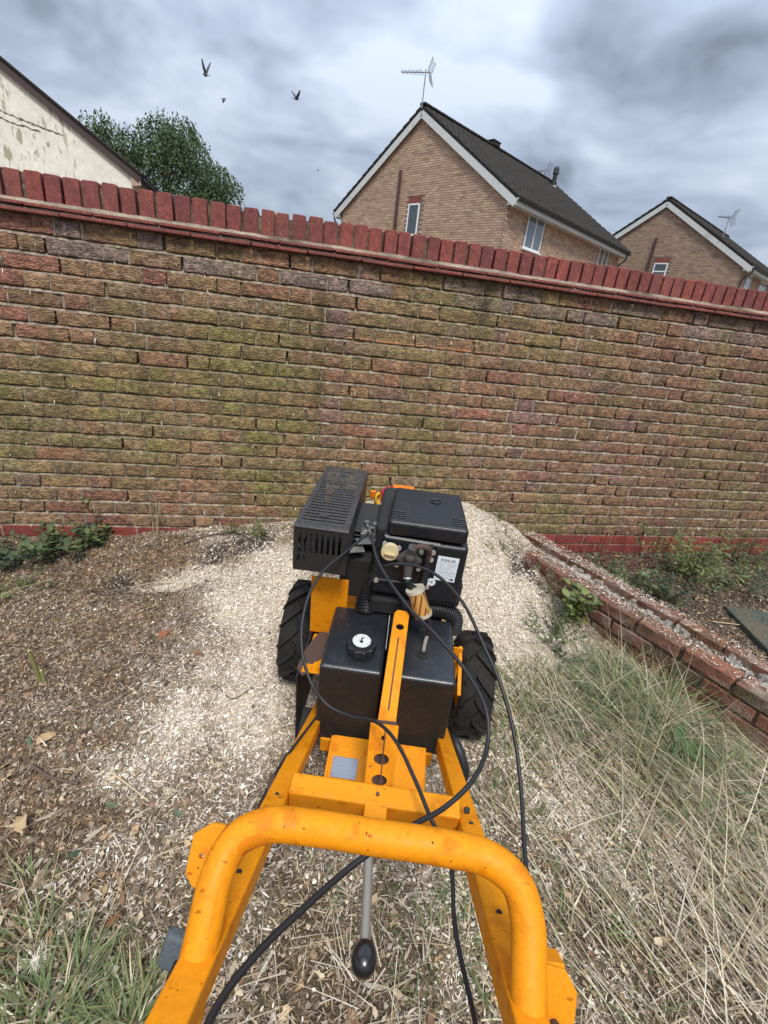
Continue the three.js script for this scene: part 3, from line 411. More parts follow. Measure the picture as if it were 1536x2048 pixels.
{
  const ax = [], az = [];
  for (const v of [-400, -120, -40, -14, -6, -3, -1.8]) ax.push(v); for (let x = -1.4; x < 5.6; x += 0.022) ax.push(x); for (const v of [5.7, 6.4, 8, 12, 30, 100, 400]) ax.push(v);
  for (const v of [-400, -120, -40, -14, -6, -2, -0.6, -0.25, -0.13]) az.push(v); for (let z = -0.05; z < 3.3; z += 0.022) az.push(z); for (const v of [3.4, 4, 6, 10, 30, 100, 400]) az.push(v);
  const pos = [], uv = [], idx = [], nx = ax.length; for (const z of az) for (const x of ax) { pos.push(x, gh(x, z), z); uv.push(x, z); }
  for (let j = 0; j < az.length - 1; j++) for (let i = 0; i < nx - 1; i++) { const a = j * nx + i; idx.push(a, a + nx, a + 1, a + 1, a + nx, a + nx + 1); }
  const g = new THREE.BufferGeometry(); g.setAttribute('position', new THREE.Float32BufferAttribute(pos, 3)); g.setAttribute('uv', new THREE.Float32BufferAttribute(uv, 2)); g.setIndex(idx); g.computeVertexNormals();
  const bumpG = tex8(512, 512, (i, j) => 255 * (0.5 * tn(i / 5, j / 5, 102, 3) + 0.5 * tn(i / 2.5, j / 2.5, 204, 4)), { srgb: false, rep: [1 / 0.35, 1 / 0.35] });
  kind(mesh('ground', g, M({ map: groundMap, bumpMap: bumpG, bumpScale: 0.012, roughness: 1 })), 'structure');
}
const gn = (x, z) => { const e = 0.02; return V(gh(x - e, z) - gh(x + e, z), 2 * e, gh(x, z - e) - gh(x, z + e)).normalize(); };
const inView = (x, z) => { // roughly what the lens sees of the ground
  const dx = x - 1.1, dz = 2.65 - z; return z > 0.0 && z < 2.5 && dx > -1.7 + 0.45 * 0 - dz * 0.15 && x > -0.75 + Math.max(0, z - 0.2) * 0.55 && x < 5.4 - z * 1.15;
};
function scatter(name, label, category, geos, mat, list) { // list: [matrix, colour, variant]
  geos.forEach((g, k) => { const mine = list.filter((q) => q[2] === k); if (!mine.length) return; const im = new THREE.InstancedMesh(g, mat, mine.length); mine.forEach(([m, c], i) => { im.setMatrixAt(i, m); im.setColorAt(i, c); }); im.name = numbered(name); shade(im); kind(im, 'stuff'); if (label) tag(im, label[k] ?? label[0], category); scene.add(im); });
}
const basisAt = (x, z, yaw, tilt, roll) => { const q = new THREE.Quaternion().setFromUnitVectors(V(0, 1, 0), gn(x, z)); return q.multiply(new THREE.Quaternion().setFromEuler(new THREE.Euler(tilt, yaw, roll, 'YXZ'))); };

// ---- wood chips and shavings: curled slivers
{
  const chip = (L, W, curl, twist) => { const n = 3, pos = [], idx = []; for (let i = 0; i <= n; i++) { const t = i / n, w = W * (i === 0 || i === n ? 0.45 : 1), y = curl * 4 * t * (1 - t), a = (t - 0.5) * twist; pos.push(Math.cos(a) * -w / 2, y - Math.sin(a) * w / 2 * -1, (t - 0.5) * L, Math.cos(a) * w / 2, y - Math.sin(a) * w / 2, (t - 0.5) * L); if (i < n) { const k = i * 2; idx.push(k, k + 2, k + 1, k + 1, k + 2, k + 3); } } const g = new THREE.BufferGeometry(); g.setAttribute('position', new THREE.Float32BufferAttribute(pos, 3)); g.setAttribute('uv', new THREE.Float32BufferAttribute(new Array(pos.length / 3 * 2).fill(0), 2)); g.setIndex(idx); g.computeVertexNormals(); return g; };
  const flake = () => { const g = new THREE.BufferGeometry(), p = [[-0.006, 0, -0.004], [0.004, 0.002, -0.007], [0.007, 0, 0.001], [0.001, 0.003, 0.008], [-0.004, 0.0005, 0.004], [0, 0.003, 0]]; g.setAttribute('position', new THREE.Float32BufferAttribute(p.flat(), 3)); g.setAttribute('uv', new THREE.Float32BufferAttribute(new Array(12).fill(0), 2)); g.setIndex([5, 1, 0, 5, 2, 1, 5, 3, 2, 5, 4, 3, 5, 0, 4]); g.computeVertexNormals(); return g; };
  const geos = [chip(0.011, 0.0026, 0.0015, 0.6), chip(0.017, 0.0034, -0.002, 1.1), chip(0.026, 0.0042, 0.004, 0.9), chip(0.012, 0.0055, 0.001, 0.4), chip(0.034, 0.0016, 0.006, 1.6), flake()], r = rng(1201), list = [];
  const pal = { cream: [[0.76, 0.66, 0.52], [0.82, 0.73, 0.60], [0.68, 0.57, 0.44], [0.86, 0.79, 0.68], [0.54, 0.43, 0.31]], grey: [[0.50, 0.43, 0.35], [0.66, 0.59, 0.49], [0.36, 0.29, 0.225], [0.22, 0.165, 0.12], [0.44, 0.36, 0.27]], soil: [[0.36, 0.26, 0.165], [0.20, 0.14, 0.095], [0.42, 0.31, 0.20], [0.48, 0.38, 0.26], [0.28, 0.195, 0.125]] };
  let tries = 0;
  while (list.length < 165000 && tries++ < 800000) {
    const x = -0.7 + r() * 5.4, z = 0.01 + r() * r() * 0 + r() * 2.35; if (!inView(x, z)) continue; const Z = zones(x, z), dens = Math.max(Z.cream * 1.0, Z.chips * 0.85, 0.32) * (1 - 0.6 * Z.dark) * (1 - 0.25 * Z.grass) * (1 - 0.6 * Z.bed); if (r() > dens) continue;
    const d = lowD(x, z); if (d > -0.01 && d < 0.33 && z > 0.35) continue;
    const p = r() < Z.cream * 0.95 ? pal.cream : r() < Z.chips * 0.9 ? pal.grey : pal.soil, c = p[(r() * 5) | 0], v = 0.8 + 0.35 * r(), k = r(), s = 0.35 + 0.5 * r() + 0.65 * r() * r();
    const variant = p === pal.cream ? (k < 0.42 ? 0 : k < 0.56 ? 3 : k < 0.76 ? 1 : k < 0.84 ? 2 : k < 0.94 ? 4 : 5) : (k < 0.34 ? 0 : k < 0.48 ? 1 : k < 0.60 ? 2 : k < 0.72 ? 3 : k < 0.91 ? 4 : 5);
    list.push([new THREE.Matrix4().compose(V(x, gh(x, z) + 0.0015 + r() * 0.005, z), basisAt(x, z, r() * 6.283, (r() - 0.5) * 0.9, (r() - 0.5) * 0.9), V(s, s, s)), lin(c[0] * v, c[1] * v, c[2] * v), variant]);
  }
  // slivers caught on top of the low wall and stuck to the garden wall
  for (let i = 0; i < 8000; i++) { const t = -0.45 + r() * 2.0, d = 0.01 + r() * 0.3, x = LWA[0] + LWD[0] * t + LWN[0] * d, z = LWA[1] + LWD[1] * t + LWN[1] * d, dens = 0.95 - 0.6 * sstep(0.15, 0.7, t); if (r() > dens) continue; const c = (r() < 0.5 ? pal.cream : pal.grey)[(r() * 5) | 0], s = 0.35 + 0.6 * r(); list.push([new THREE.Matrix4().compose(V(x, (d > 0.11 && d < 0.2 ? -0.02 : 0.022) + 0.004 * r(), z), new THREE.Quaternion().setFromEuler(new THREE.Euler((r() - 0.5) * 0.7, r() * 6.28, (r() - 0.5) * 0.7)), V(s, s, s)), lin(...c), (r() * 3) | 0]); }
  for (let i = 0; i < 430; i++) { const x = -0.3 + r() * 4.9, y = 0.0 + Math.pow(r(), 1.7) * 1.4, s = 0.45 + 0.7 * r(), c = pal.cream[3]; list.push([new THREE.Matrix4().compose(V(x, y, 0.006 + r() * 0.003), new THREE.Quaternion().setFromEuler(new THREE.Euler(Math.PI / 2 + (r() - 0.5) * 0.8, (r() - 0.5) * 0.6, r() * 6.28)), V(s, s, s)), lin(...c), (r() * 3) | 0]); }
  scatter('wood_chips', ['fine pale wood shavings from the ground stump, shortest slivers', 'twisted pale wood slivers strewn over the soil', 'long curled wood shavings lying on top of the litter', 'short broad flakes of pale wood in the sawdust', 'hair thin curled wood fibres over the litter', 'ragged little flakes of bark and wood'], 'wood chips', geos, M({ color: 0xffffff, roughness: 0.95, side: THREE.DoubleSide }), list);
}
// ---- clods of soil turned up round the old stump
{
  const r = rng(1251), list = [], geos = [0, 1].map((k) => { const g = new THREE.IcosahedronGeometry(0.01, 1), p = g.attributes.position; for (let i = 0; i < p.count; i++) { const q = 0.6 + 0.8 * hash2(Math.round(p.getX(i) * 900) + k * 57, Math.round(p.getY(i) * 900 + p.getZ(i) * 500), 7); p.setXYZ(i, p.getX(i) * q * 1.25, p.getY(i) * q * 0.8, p.getZ(i) * q); } g.computeVertexNormals(); return g; });
  for (let i = 0; i < 42000; i++) { const x = -0.6 + r() * 5.2, z = 0.03 + r() * 2.1; if (!inView(x, z)) continue; const Z = zones(x, z), d = lowD(x, z); if (d > -0.02 && d < 0.34 && z > 0.3) continue; if (r() > Math.max(Z.dark * 0.95, (1 - Z.cream) * (x < 0.9 ? 0.75 : 0.12), Z.bed * 0.4)) continue; const v = 0.55 + r() * 0.75, s = 0.12 + 0.25 * r() + Math.pow(r(), 5) * 0.9, c = Z.dark > 0.4 ? [0.085, 0.066, 0.052] : r() < 0.5 ? [0.16, 0.115, 0.08] : [0.25, 0.18, 0.12]; list.push([new THREE.Matrix4().compose(V(x, gh(x, z) + 0.002, z), new THREE.Quaternion().setFromEuler(new THREE.Euler(r() * 3, r() * 6, r() * 3)), V(s, s, s)), lin(c[0] * v, c[1] * v, c[2] * v), (r() * 2) | 0]); }
  scatter('soil_crumbs', ['dark crumbs of soil turned up round the old stump', 'small brown lumps of soil strewn among the chips'], 'soil', geos, M({ color: 0xffffff, roughness: 1 }), list);
}
// ---- larger splinters: each a thing one can pick up
{
  const r = rng(1301), mats = [[0.72, 0.62, 0.46], [0.64, 0.53, 0.38], [0.78, 0.70, 0.56]].map((c) => M({ color: lin(...c), roughness: 0.9, bumpMap: grainBump, bumpScale: 0.002 }));
  const geos = [0, 1, 2, 3].map((k) => { const L = 0.05, W = 0.013, g = new THREE.BoxGeometry(W, 0.005, L, 2, 1, 5), p = g.attributes.position, q = rng(70 + k); const jt = {}; for (let i = 0; i < p.count; i++) { const key = [p.getX(i), p.getZ(i)].map((v) => v.toFixed(4)).join(); jt[key] ??= [(q() - 0.5) * 0.004, (q() - 0.5) * 0.003, (q() - 0.5) * 0.008]; const t = Math.abs(p.getZ(i)) / (L / 2), taper = 1 - 0.65 * t * t * (k % 2 ? 1 : p.getZ(i) > 0 ? 1 : 0.3); p.setXYZ(i, p.getX(i) * taper + jt[key][0], p.getY(i) * (1 - 0.5 * t) + jt[key][1] + 0.006 * t * t * (k === 2 ? 1 : -0.2), p.getZ(i) + jt[key][2]); } g.computeVertexNormals(); return g; });
  const spots = [[0.86, 1.38], [0.93, 1.47], [0.68, 1.30], [0.72, 1.62], [0.62, 1.66], [0.55, 1.78], [0.80, 1.55], [0.66, 1.86], [0.58, 1.92], [0.76, 1.75], [0.83, 1.7], [0.70, 1.95], [1.05, 1.62], [0.9, 1.93], [1.1, 2.02], [1.02, 2.1], [1.22, 2.05], [1.35, 2.1], [1.5, 2.05], [1.62, 2.12], [0.63, 2.02], [0.5, 1.72], [0.47, 1.58], [1.12, 1.44], [0.97, 1.3], [2.0, 1.55], [2.12, 1.72], [1.95, 1.85], [2.2, 1.62], [2.05, 2.0], [1.85, 2.1], [2.3, 1.85]];
  spots.forEach(([x, z], i) => { const m = mesh('wood_splinter', geos[i % 4], mats[i % 3]); m.position.set(x, gh(x, z) + 0.006, z); m.quaternion.copy(basisAt(x, z, r() * 6.28, (r() - 0.5) * 0.5, (r() - 0.5) * 0.5)); m.scale.set(0.45 + r() * 0.5, 1, 0.5 + r() * 0.75); tag(m, 'torn pale splinter of wood lying on the chip strewn ground', 'splinter', 'torn wood splinters on the ground'); });
  // bits of orange brick
  const bm = M({ color: lin(0.52, 0.20, 0.10), roughness: 0.95, bumpMap: grainBump, bumpScale: 0.004 });
  for (const [x, z, s, l] of [[0.62, 0.80, 1, 'orange brick fragment with pale chips around it'], [0.78, 0.93, 0.5, 'small crumb of orange brick on grey shavings'], [0.73, 1.88, 0.62, 'dull red brick fragment among dry grass stems']]) { const g = new THREE.IcosahedronGeometry(0.018, 1), p = g.attributes.position; for (let i = 0; i < p.count; i++) { const k = 0.75 + 0.5 * hash2(Math.round(p.getX(i) * 900), Math.round(p.getY(i) * 900 + p.getZ(i) * 400), 3); p.setXYZ(i, p.getX(i) * k * 1.5, p.getY(i) * k * 0.7, p.getZ(i) * k); } g.computeVertexNormals(); const m = mesh('brick_fragment', g, bm); m.scale.setScalar(s); m.position.set(x, gh(x, z) + 0.008 * s, z); m.rotation.y = 0.6; tag(m, l, 'brick piece'); }
}
// ================================================================ low wall: two leaves of red brick with rubble between
{
  const w = thing('low_garden_wall', 'broken low red brick wall with rubble between its two leaves', 'wall'); w.position.set(LWA[0], 0, LWA[1]); w.rotation.y = Math.atan2(LWD[0], LWD[1]); // local +z runs along the wall towards the viewer, +x... away behind
  const r = rng(1401), map = tex8(1024, 512, (i, j, u, v) => { const x = u * 2, y = v, g = fbm(x * 50, y * 50, 3, 1411), p = fbm(x * 5, y * 5, 4, 1413), q = fbm(x * 11 + 4, y * 11, 3, 1417), f = fbm(x * 150, y * 150, 2, 1419); let c = mix3([152, 100, 80], [122, 86, 68], p); c = mix3(c, [156, 138, 124], sstep(0.5, 0.7, q) * 0.75); c = mix3(c, [92, 84, 56], sstep(0.58, 0.75, fbm(x * 7, y * 7 + 9, 3, 1421)) * 0.55); return c.map((k) => k * (0.66 + 0.4 * g + 0.2 * f)); }, { rep: [0.5, 1] });
  const mats = [[0.92, 0.96, 0.98], [0.78, 0.82, 0.84], [1.0, 0.96, 0.92], [0.86, 0.95, 0.98]].map((c) => M({ map, color: lin(...c), bumpMap: grainBump, bumpScale: 0.006, roughness: 0.97 }));
  const worn = (L, H, D) => { const g = rbox(L, H, D, 0.006, 2), p = g.attributes.position, s = r() * 99; for (let i = 0; i < p.count; i++) { const k = (vn(p.getX(i) * 40 + s, p.getZ(i) * 40 + p.getY(i) * 30, 5) - 0.5) * 0.008; p.setXYZ(i, p.getX(i) + k, p.getY(i) + k * 0.7, p.getZ(i) + k); } g.computeVertexNormals(); return muv(g, r() * 2, r()); };
  for (let c = 0; c < 3; c++) for (let k = -2; k < 8; k++) { const z = k * 0.226 + (c % 2) * 0.113 + 0.03; const m = mesh('brick', worn(0.1, 0.064, 0.212), mats[(r() * 4) | 0], w); m.position.set(0.052 + (r() - 0.5) * 0.008, -0.018 - c * 0.076 + (r() - 0.5) * 0.004, z + (r() - 0.5) * 0.008); m.rotation.set((r() - 0.5) * 0.05, (r() - 0.5) * 0.05, (r() - 0.5) * 0.05); }
  for (let c = 0; c < 3; c++) for (let k = -3; k < 8; k++) { const z = k * 0.226 + ((c + 1) % 2) * 0.113; const m = mesh('brick', worn(0.085, 0.064, 0.212), mats[(r() * 4) | 0], w); m.position.set(0.268 + (r() - 0.5) * 0.008, -0.022 - c * 0.076, z); m.rotation.set((r() - 0.5) * 0.05, (r() - 0.5) * 0.05, (r() - 0.5) * 0.06); }
  mesh('mortar_core', muv(tf(new THREE.BoxGeometry(0.296, 0.24, 2.3), 0.158, -0.146, 0.55)), M({ map: mortarMap, color: lin(0.55, 0.5, 0.45), bumpMap: grainBump, bumpScale: 0.01, roughness: 1 }), w);
  { const st = [M({ color: lin(0.42, 0.38, 0.34), roughness: 1, bumpMap: grainBump, bumpScale: 0.004 }), M({ color: lin(0.26, 0.21, 0.17), roughness: 1 }), M({ color: lin(0.52, 0.48, 0.43), roughness: 1, bumpMap: grainBump, bumpScale: 0.004 })], gs = [0, 1, 2].map((k) => { const g = new THREE.IcosahedronGeometry(0.02, 1), p = g.attributes.position; for (let i = 0; i < p.count; i++) { const q = 0.7 + 0.6 * hash2(Math.round(p.getX(i) * 800) + k * 31, Math.round(p.getY(i) * 800 + p.getZ(i) * 500), 3); p.setXYZ(i, p.getX(i) * q * 1.3, p.getY(i) * q * 0.8, p.getZ(i) * q); } g.computeVertexNormals(); return g; });
    for (let i = 0; i < 120; i++) { const m = mesh('rubble_stone', gs[i % 3], st[(r() * 3) | 0], w); m.position.set(0.115 + r() * 0.1, -0.028 + r() * 0.018, -0.1 + r() * 1.5); m.rotation.set(r() * 3, r() * 6, r() * 3); m.scale.setScalar(0.35 + r() * 0.7); } }
}
// flagstone at the edge of the bed
{ const m = mesh('flagstone', muv(rbox(0.9, 0.04, 0.55, 0.008)), M({ color: 0xffffff, map: tex8(256, 256, (i, j) => { const p = tn(i / 40, j / 40, 6, 3) * 0.6 + tn(i / 12, j / 12, 21, 4) * 0.4, f = tn(i / 2, j / 2, 128, 5); return mix3([84, 90, 82], [104, 96, 78], sstep(0.4, 0.75, p)).map((q) => q * (0.75 + 0.35 * f)); }, { rep: [1.5, 1.5] }), roughness: 0.95, bumpMap: grainBump, bumpScale: 0.006 })); m.position.set(4.1, -0.13, 1.12); m.rotation.y = -0.32; tag(m, 'grey green flagstone behind the low brick wall', 'paving slab'); }
// ================================================================ stump grinder
const SG = thing('stump_grinder', 'yellow walk behind stump grinder with black engine, twin tank and tubular handle', 'stump grinder');
SG.position.set(1.55, -0.2, 1.15); SG.rotation.order = 'YXZ'; SG.rotation.set(6 * R_, -15.5 * R_, 0);
{
  const paintMap = tex8(1024, 1024, (i, j) => { // dust, knocks and dark specks, tile 0.5 m
    const g = tn(i / 8, j / 8, 128, 3), p = tn(i / 64, j / 64, 16, 5) * 0.6 + tn(i / 26, j / 26, 39, 6) * 0.4, s = tn(i / 2.5, j / 2.5, 409, 7), k = tn(i / 40, j / 9, 512, 8), f = tn(i / 1.5, j / 1.5, 682, 9);
    let c = [255, 255, 255].map((q) => q * (0.9 + 0.06 * g + 0.04 * f)); c = mix3(c, [205, 180, 150], sstep(0.6, 0.85, p) * 0.5);
    if (s > 0.965 && p > 0.5) c = mix3(c, [110, 70, 40], 0.8); if (k > 0.95) c = mix3(c, [150, 110, 70], 0.55); if (tn(i / 11, j / 11, 93, 12) > 0.978) c = [74, 44, 34]; return c;
  }, { rep: [2, 2] });
  const paintRough = tex8(512, 512, (i, j) => 255 * (0.34 + 0.3 * tn(i / 30, j / 30, 17, 3) + 0.2 * tn(i / 5, j / 5, 102, 4)), { srgb: false, rep: [2, 2] });
  const yel = MP({ color: lin(0.84, 0.29, 0.002), map: paintMap, roughness: 1.0, roughnessMap: paintRough, specularIntensity: 0.6 });
  const org = MP({ color: lin(0.9, 0.22, 0.01), map: paintMap, roughness: 0.5 });
  const dustMap = tex8(1024, 1024, (i, j) => { const p = tn(i / 50, j / 50, 20, 3) * 0.6 + tn(i / 14, j / 14, 73, 4) * 0.4, s = tn(i / 3, j / 3, 341, 5), f = tn(i / 1.5, j / 1.5, 682, 6); let c = [42, 44, 49].map((q) => q * (0.85 + 0.3 * f)); c = mix3(c, [80, 78, 76], sstep(0.55, 0.9, p) * 0.4); if (s > 0.9) c = mix3(c, [130, 118, 100], 0.5); return c; }, { rep: [2, 2] });
  const rustMap = tex8(1024, 512, (i, j) => { const p = tn(i / 40, j / 40, 25, 3) * 0.6 + tn(i / 13, j / 13, 78, 4) * 0.4, s = tn(i / 4, j / 4, 256, 5), f = tn(i / 1.5, j / 1.5, 682, 6); let c = [30, 25, 22].map((q) => q * (0.8 + 0.4 * f)); c = mix3(c, [52, 33, 23], sstep(0.5, 0.85, p) * 0.75); if (s > 0.9) c = mix3(c, [116, 84, 60], 0.4); return c; }, { rep: [2, 4] });
  const tankTop = MP({ map: dustMap, color: lin(0.62, 0.64, 0.68), roughness: 0.36, clearcoat: 0.35, clearcoatRoughness: 0.3, bumpMap: grainBump, bumpScale: 0.0006 });
  const tankFace = M({ map: rustMap, roughness: 0.6, bumpMap: grainBump, bumpScale: 0.0006 });
  const black = M({ color: lin(0.018, 0.018, 0.020), roughness: 0.45 }), satin = M({ map: dustMap, color: lin(0.40, 0.41, 0.45), roughness: 0.42, bumpMap: grainBump, bumpScale: 0.0005 }), dull = M({ color: lin(0.020, 0.018, 0.017), roughness: 0.8 });
  const rubber = M({ color: lin(0.030, 0.028, 0.026), roughness: 0.85, map: tex8(512, 512, (i, j) => { const p = tn(i / 22, j / 22, 23, 3), f = tn(i / 2, j / 2, 256, 4); return mix3([200, 195, 190], [255, 225, 190], sstep(0.4, 0.8, p)).map((q) => q * (0.65 + 0.35 * f)); }, { rep: [3, 3] }) });
  const hose = M({ color: lin(0.011, 0.011, 0.012), roughness: 0.5 }), steel = M({ color: lin(0.42, 0.41, 0.38), metalness: 0.75, roughness: 0.42 }), zinc = M({ color: lin(0.6, 0.58, 0.54), metalness: 0.6, roughness: 0.4 }), greyRod = M({ color: lin(0.30, 0.27, 0.23), metalness: 0.5, roughness: 0.5 }), rust = M({ color: lin(0.085, 0.048, 0.036), roughness: 0.8, bumpMap: grainBump, bumpScale: 0.002 });
  const part = (n, g, m, p = SG) => mesh(n, muv(g), m, p);
  const grp = (n, p = SG) => { const o = new THREE.Group(); o.name = n; p.add(o); return o; };

  // ---- frame: two box-section rails rising to the handle, cross member, post
  const ry = (z) => 0.385 + 0.693 * (z - 0.47) - 0.024;
  for (const s of [-1, 1]) { const rail = part('rail', bar(V(s * 0.195, ry(0.16), 0.16), V(s * 0.195, ry(1.62), 1.62), 0.042, 0.042, 0.004), yel);
    for (const z of [0.865, 1.06]) part('bolt_hole', tf(new THREE.CylinderGeometry(0.0045, 0.0045, 0.004, 10), s * 0.195, ry(z) + 0.0255, z, 0.606), dull, rail); }
  const cross = part('cross_member', tf(rbox(0.348, 0.062, 0.044, 0.005), 0, 0.634, 0.838), yel);
  part('lug', tf(rbox(0.046, 0.075, 0.05, 0.004), 0.004, 0.628, 0.872), yel, cross);
  part('bolt_hole', tf(new THREE.CylinderGeometry(0.004, 0.004, 0.003, 10), 0.005, 0.6665, 0.838), rust, cross);
  part('cable_clip', tf(rbox(0.012, 0.008, 0.012, 0.003), 0.186, 0.668, 0.845, 0.5), dull, cross);
  // tubular handle
  const hpts = [[-0.197, 0.838, 1.225], [-0.198, 0.885, 1.155], [-0.198, 0.912, 1.112], [-0.184, 0.931, 1.080], [-0.148, 0.940, 1.062], [-0.09, 0.942, 1.058], [0, 0.942, 1.058], [0.09, 0.942, 1.058], [0.148, 0.940, 1.062], [0.184, 0.931, 1.080], [0.198, 0.912, 1.112], [0.198, 0.885, 1.155], [0.197, 0.838, 1.225]];
  part('handle', tube(hpts, 0.0215, 90, 20), yel);
  // brackets on the handle's legs
  { const b = part('control_bracket', tf(plate([[0, 0], [0.012, -0.014], [0.04, -0.016], [0.04, 0.062], [0.022, 0.062], [0.0, 0.046]], 0.006, [[0.016, 0.022, 0.0042]]), -0.252, 0.855, 1.092, -0.75), yel); }
  { const b = part('control_bracket', tf(plate([[-0.012, -0.05], [0.044, -0.05], [0.048, 0.03], [0.034, 0.05], [-0.012, 0.056]], 0.006), 0.213, 0.838, 1.172, -0.7), yel); part('flange', tf(rbox(0.046, 0.006, 0.028, 0.002), 0.225, 0.869, 1.129, -0.7), yel, b); part('cable_end', merged([rod(V(0.235, 0.834, 1.176), V(0.236, 0.848, 1.193), 0.0065, 0.0075), rod(V(0.236, 0.848, 1.193), V(0.2365, 0.856, 1.203), 0.003, 0.003)]), rust, b); }
  part('rust_patch', tf(rbox(0.016, 0.002, 0.05, 0.001), 0.212, ry(1.10) + 0.0262, 1.10, 0.606), rust);
  // centre post: folded strip with a slot above, wider drilled plate below
  { const a = V(0.023, 0.695, 0.305), b = V(0.012, 0.600, 0.63), L = a.distanceTo(b), g = plate([[-0.0215, 0], [0.0215, 0], [0.0215, L - 0.012], [0.013, L], [-0.013, L], [-0.0215, L - 0.012]], 0.005, [[0, L - 0.055, 0.0125, 0.011]]);
    const dir = a.clone().sub(b).normalize(), xx = V(1, 0, 0).sub(dir.clone().multiplyScalar(dir.x)).normalize(), nn = xx.clone().cross(dir); const mtx = new THREE.Matrix4().makeBasis(xx, dir, nn).setPosition(b);
    const post = part('centre_post', g.applyMatrix4(mtx), yel); part('slot', rbox(0.004, L * 0.62, 0.0015, 0.0007).applyMatrix4(new THREE.Matrix4().makeTranslation(0, L * 0.42, 0.0068)).applyMatrix4(mtx), rust, post);
    for (const s of [-1, 1]) part('side_flange', rbox(0.004, L - 0.02, 0.022, 0.001).applyMatrix4(new THREE.Matrix4().makeTranslation(s * 0.0205, L / 2 - 0.01, -0.012)).applyMatrix4(mtx), yel, post);
    const c = V(0.006, 0.640, 0.655), d = V(0.014, 0.455, 0.79), L2 = c.distanceTo(d), dir2 = c.clone().sub(d).normalize(), x2 = V(1, 0, 0).sub(dir2.clone().multiplyScalar(dir2.x)).normalize(), n2 = x2.clone().cross(dir2), m2 = new THREE.Matrix4().makeBasis(x2, dir2, n2).setPosition(d);
    const low = part('post_plate', plate([[-0.033, 0], [0.033, 0], [0.033, L2], [-0.033, L2]], 0.005, [[0, L2 - 0.078, 0.019, 0.0135], [0, L2 - 0.125, 0.019, 0.0135], [0.0, L2 - 0.03, 0.006, 0.0065]]).applyMatrix4(m2), yel); part('slit', rbox(0.003, L2 * 0.55, 0.0015, 0.0007).applyMatrix4(new THREE.Matrix4().makeTranslation(0.003, L2 * 0.68, 0.0069)).applyMatrix4(m2), rust, low); part('back_plate', rbox(0.062, L2, 0.004, 0.001).applyMatrix4(new THREE.Matrix4().makeTranslation(0, L2 / 2, -0.03)).applyMatrix4(m2), rust, low); }
  // floor plate with the data plate
  const floor = part('floor_plate', tf(rbox(0.27, 0.008, 0.20, 0.003), 0.008, 0.372, 0.62, 0.14), yel); part('edge', tf(rbox(0.008, 0.05, 0.20, 0.003), -0.13, 0.352, 0.62, 0.14), yel, floor);
  const dpMap = tex8(256, 160, (i, j) => { const f = hash2(i, j, 3), l = (j % 22 < 3 && i > 24 && i < 230 && hash2(i >> 2, j / 22 | 0, 8) > 0.35) ? 0.82 : 1; return [150, 158, 170].map((q) => q * l * (0.9 + 0.12 * f)); }, {});
  { const m = mesh('data_plate', tf(rbox(0.07, 0.003, 0.056, 0.001), -0.082, 0.3815, 0.612, 0.14), M({ map: dpMap, metalness: 0.35, roughness: 0.45 }), floor); part('rivet', merged([[-0.03, -0.022], [0.03, -0.022], [-0.03, 0.022], [0.03, 0.022]].map(([x, z]) => tf(new THREE.SphereGeometry(0.003, 8, 6), -0.082 + x, 0.383 - z * 0.14, 0.612 + z))), steel, floor); }
  // gear lever
  { const lv = part('lever_rod', tube([[-0.006, 0.60, 0.82], [-0.004, 0.632, 0.88], [0.003, 0.648, 0.98], [0.008, 0.658, 1.075]], 0.0088, 24, 12), greyRod); const kn = new THREE.LatheGeometry([[0, -0.022], [0.010, -0.022], [0.015, -0.019], [0.0195, -0.008], [0.0205, 0.003], [0.0175, 0.014], [0.010, 0.021], [0, 0.0225]].map((p) => new THREE.Vector2(...p)), 24); part('knob', tf(kn, 0.0092, 0.661, 1.092, 1.48), MP({ color: lin(0.008, 0.008, 0.009), roughness: 0.28, clearcoat: 0.5, clearcoatRoughness: 0.2 }), lv); }
  // ---- twin tank
  const tank = (x0, x1, name) => {
    const g = muv((() => { const b = rbox(x1 - x0, 0.268, 0.262, 0.011, 3); b.translate((x0 + x1) / 2, 0.470, 0.339); const p = b.attributes.position; for (let i = 0; i < p.count; i++) if (p.getZ(i) > 0.34) p.setZ(i, p.getZ(i) + (0.604 - p.getY(i)) / 0.268 * 0.036); b.computeVertexNormals(); return b; })());
    // two materials: the dusty top and the oily, rusting sides
    const idxTop = [], idxSide = [], p = g.attributes.position; for (let i = 0; i < p.count; i += 3) { const y = (p.getY(i) + p.getY(i + 1) + p.getY(i + 2)) / 3; (y > 0.597 ? idxTop : idxSide).push(i, i + 1, i + 2); }
    const sub = (ids) => { const q = new THREE.BufferGeometry(); for (const k of ['position', 'normal', 'uv']) { const a = g.attributes[k], o = new Float32Array(ids.length * a.itemSize); ids.forEach((id, n) => { for (let c = 0; c < a.itemSize; c++) o[n * a.itemSize + c] = a.array[id * a.itemSize + c]; }); q.setAttribute(k, new THREE.BufferAttribute(o, a.itemSize)); } return q; };
    const t = mesh(name, sub(idxSide), tankFace, SG); mesh('tank_top', sub(idxTop), tankTop, t); return t;
  };
  const fuel = tank(-0.190, -0.0125, 'fuel_tank'), oil = tank(-0.0075, 0.195, 'oil_tank');
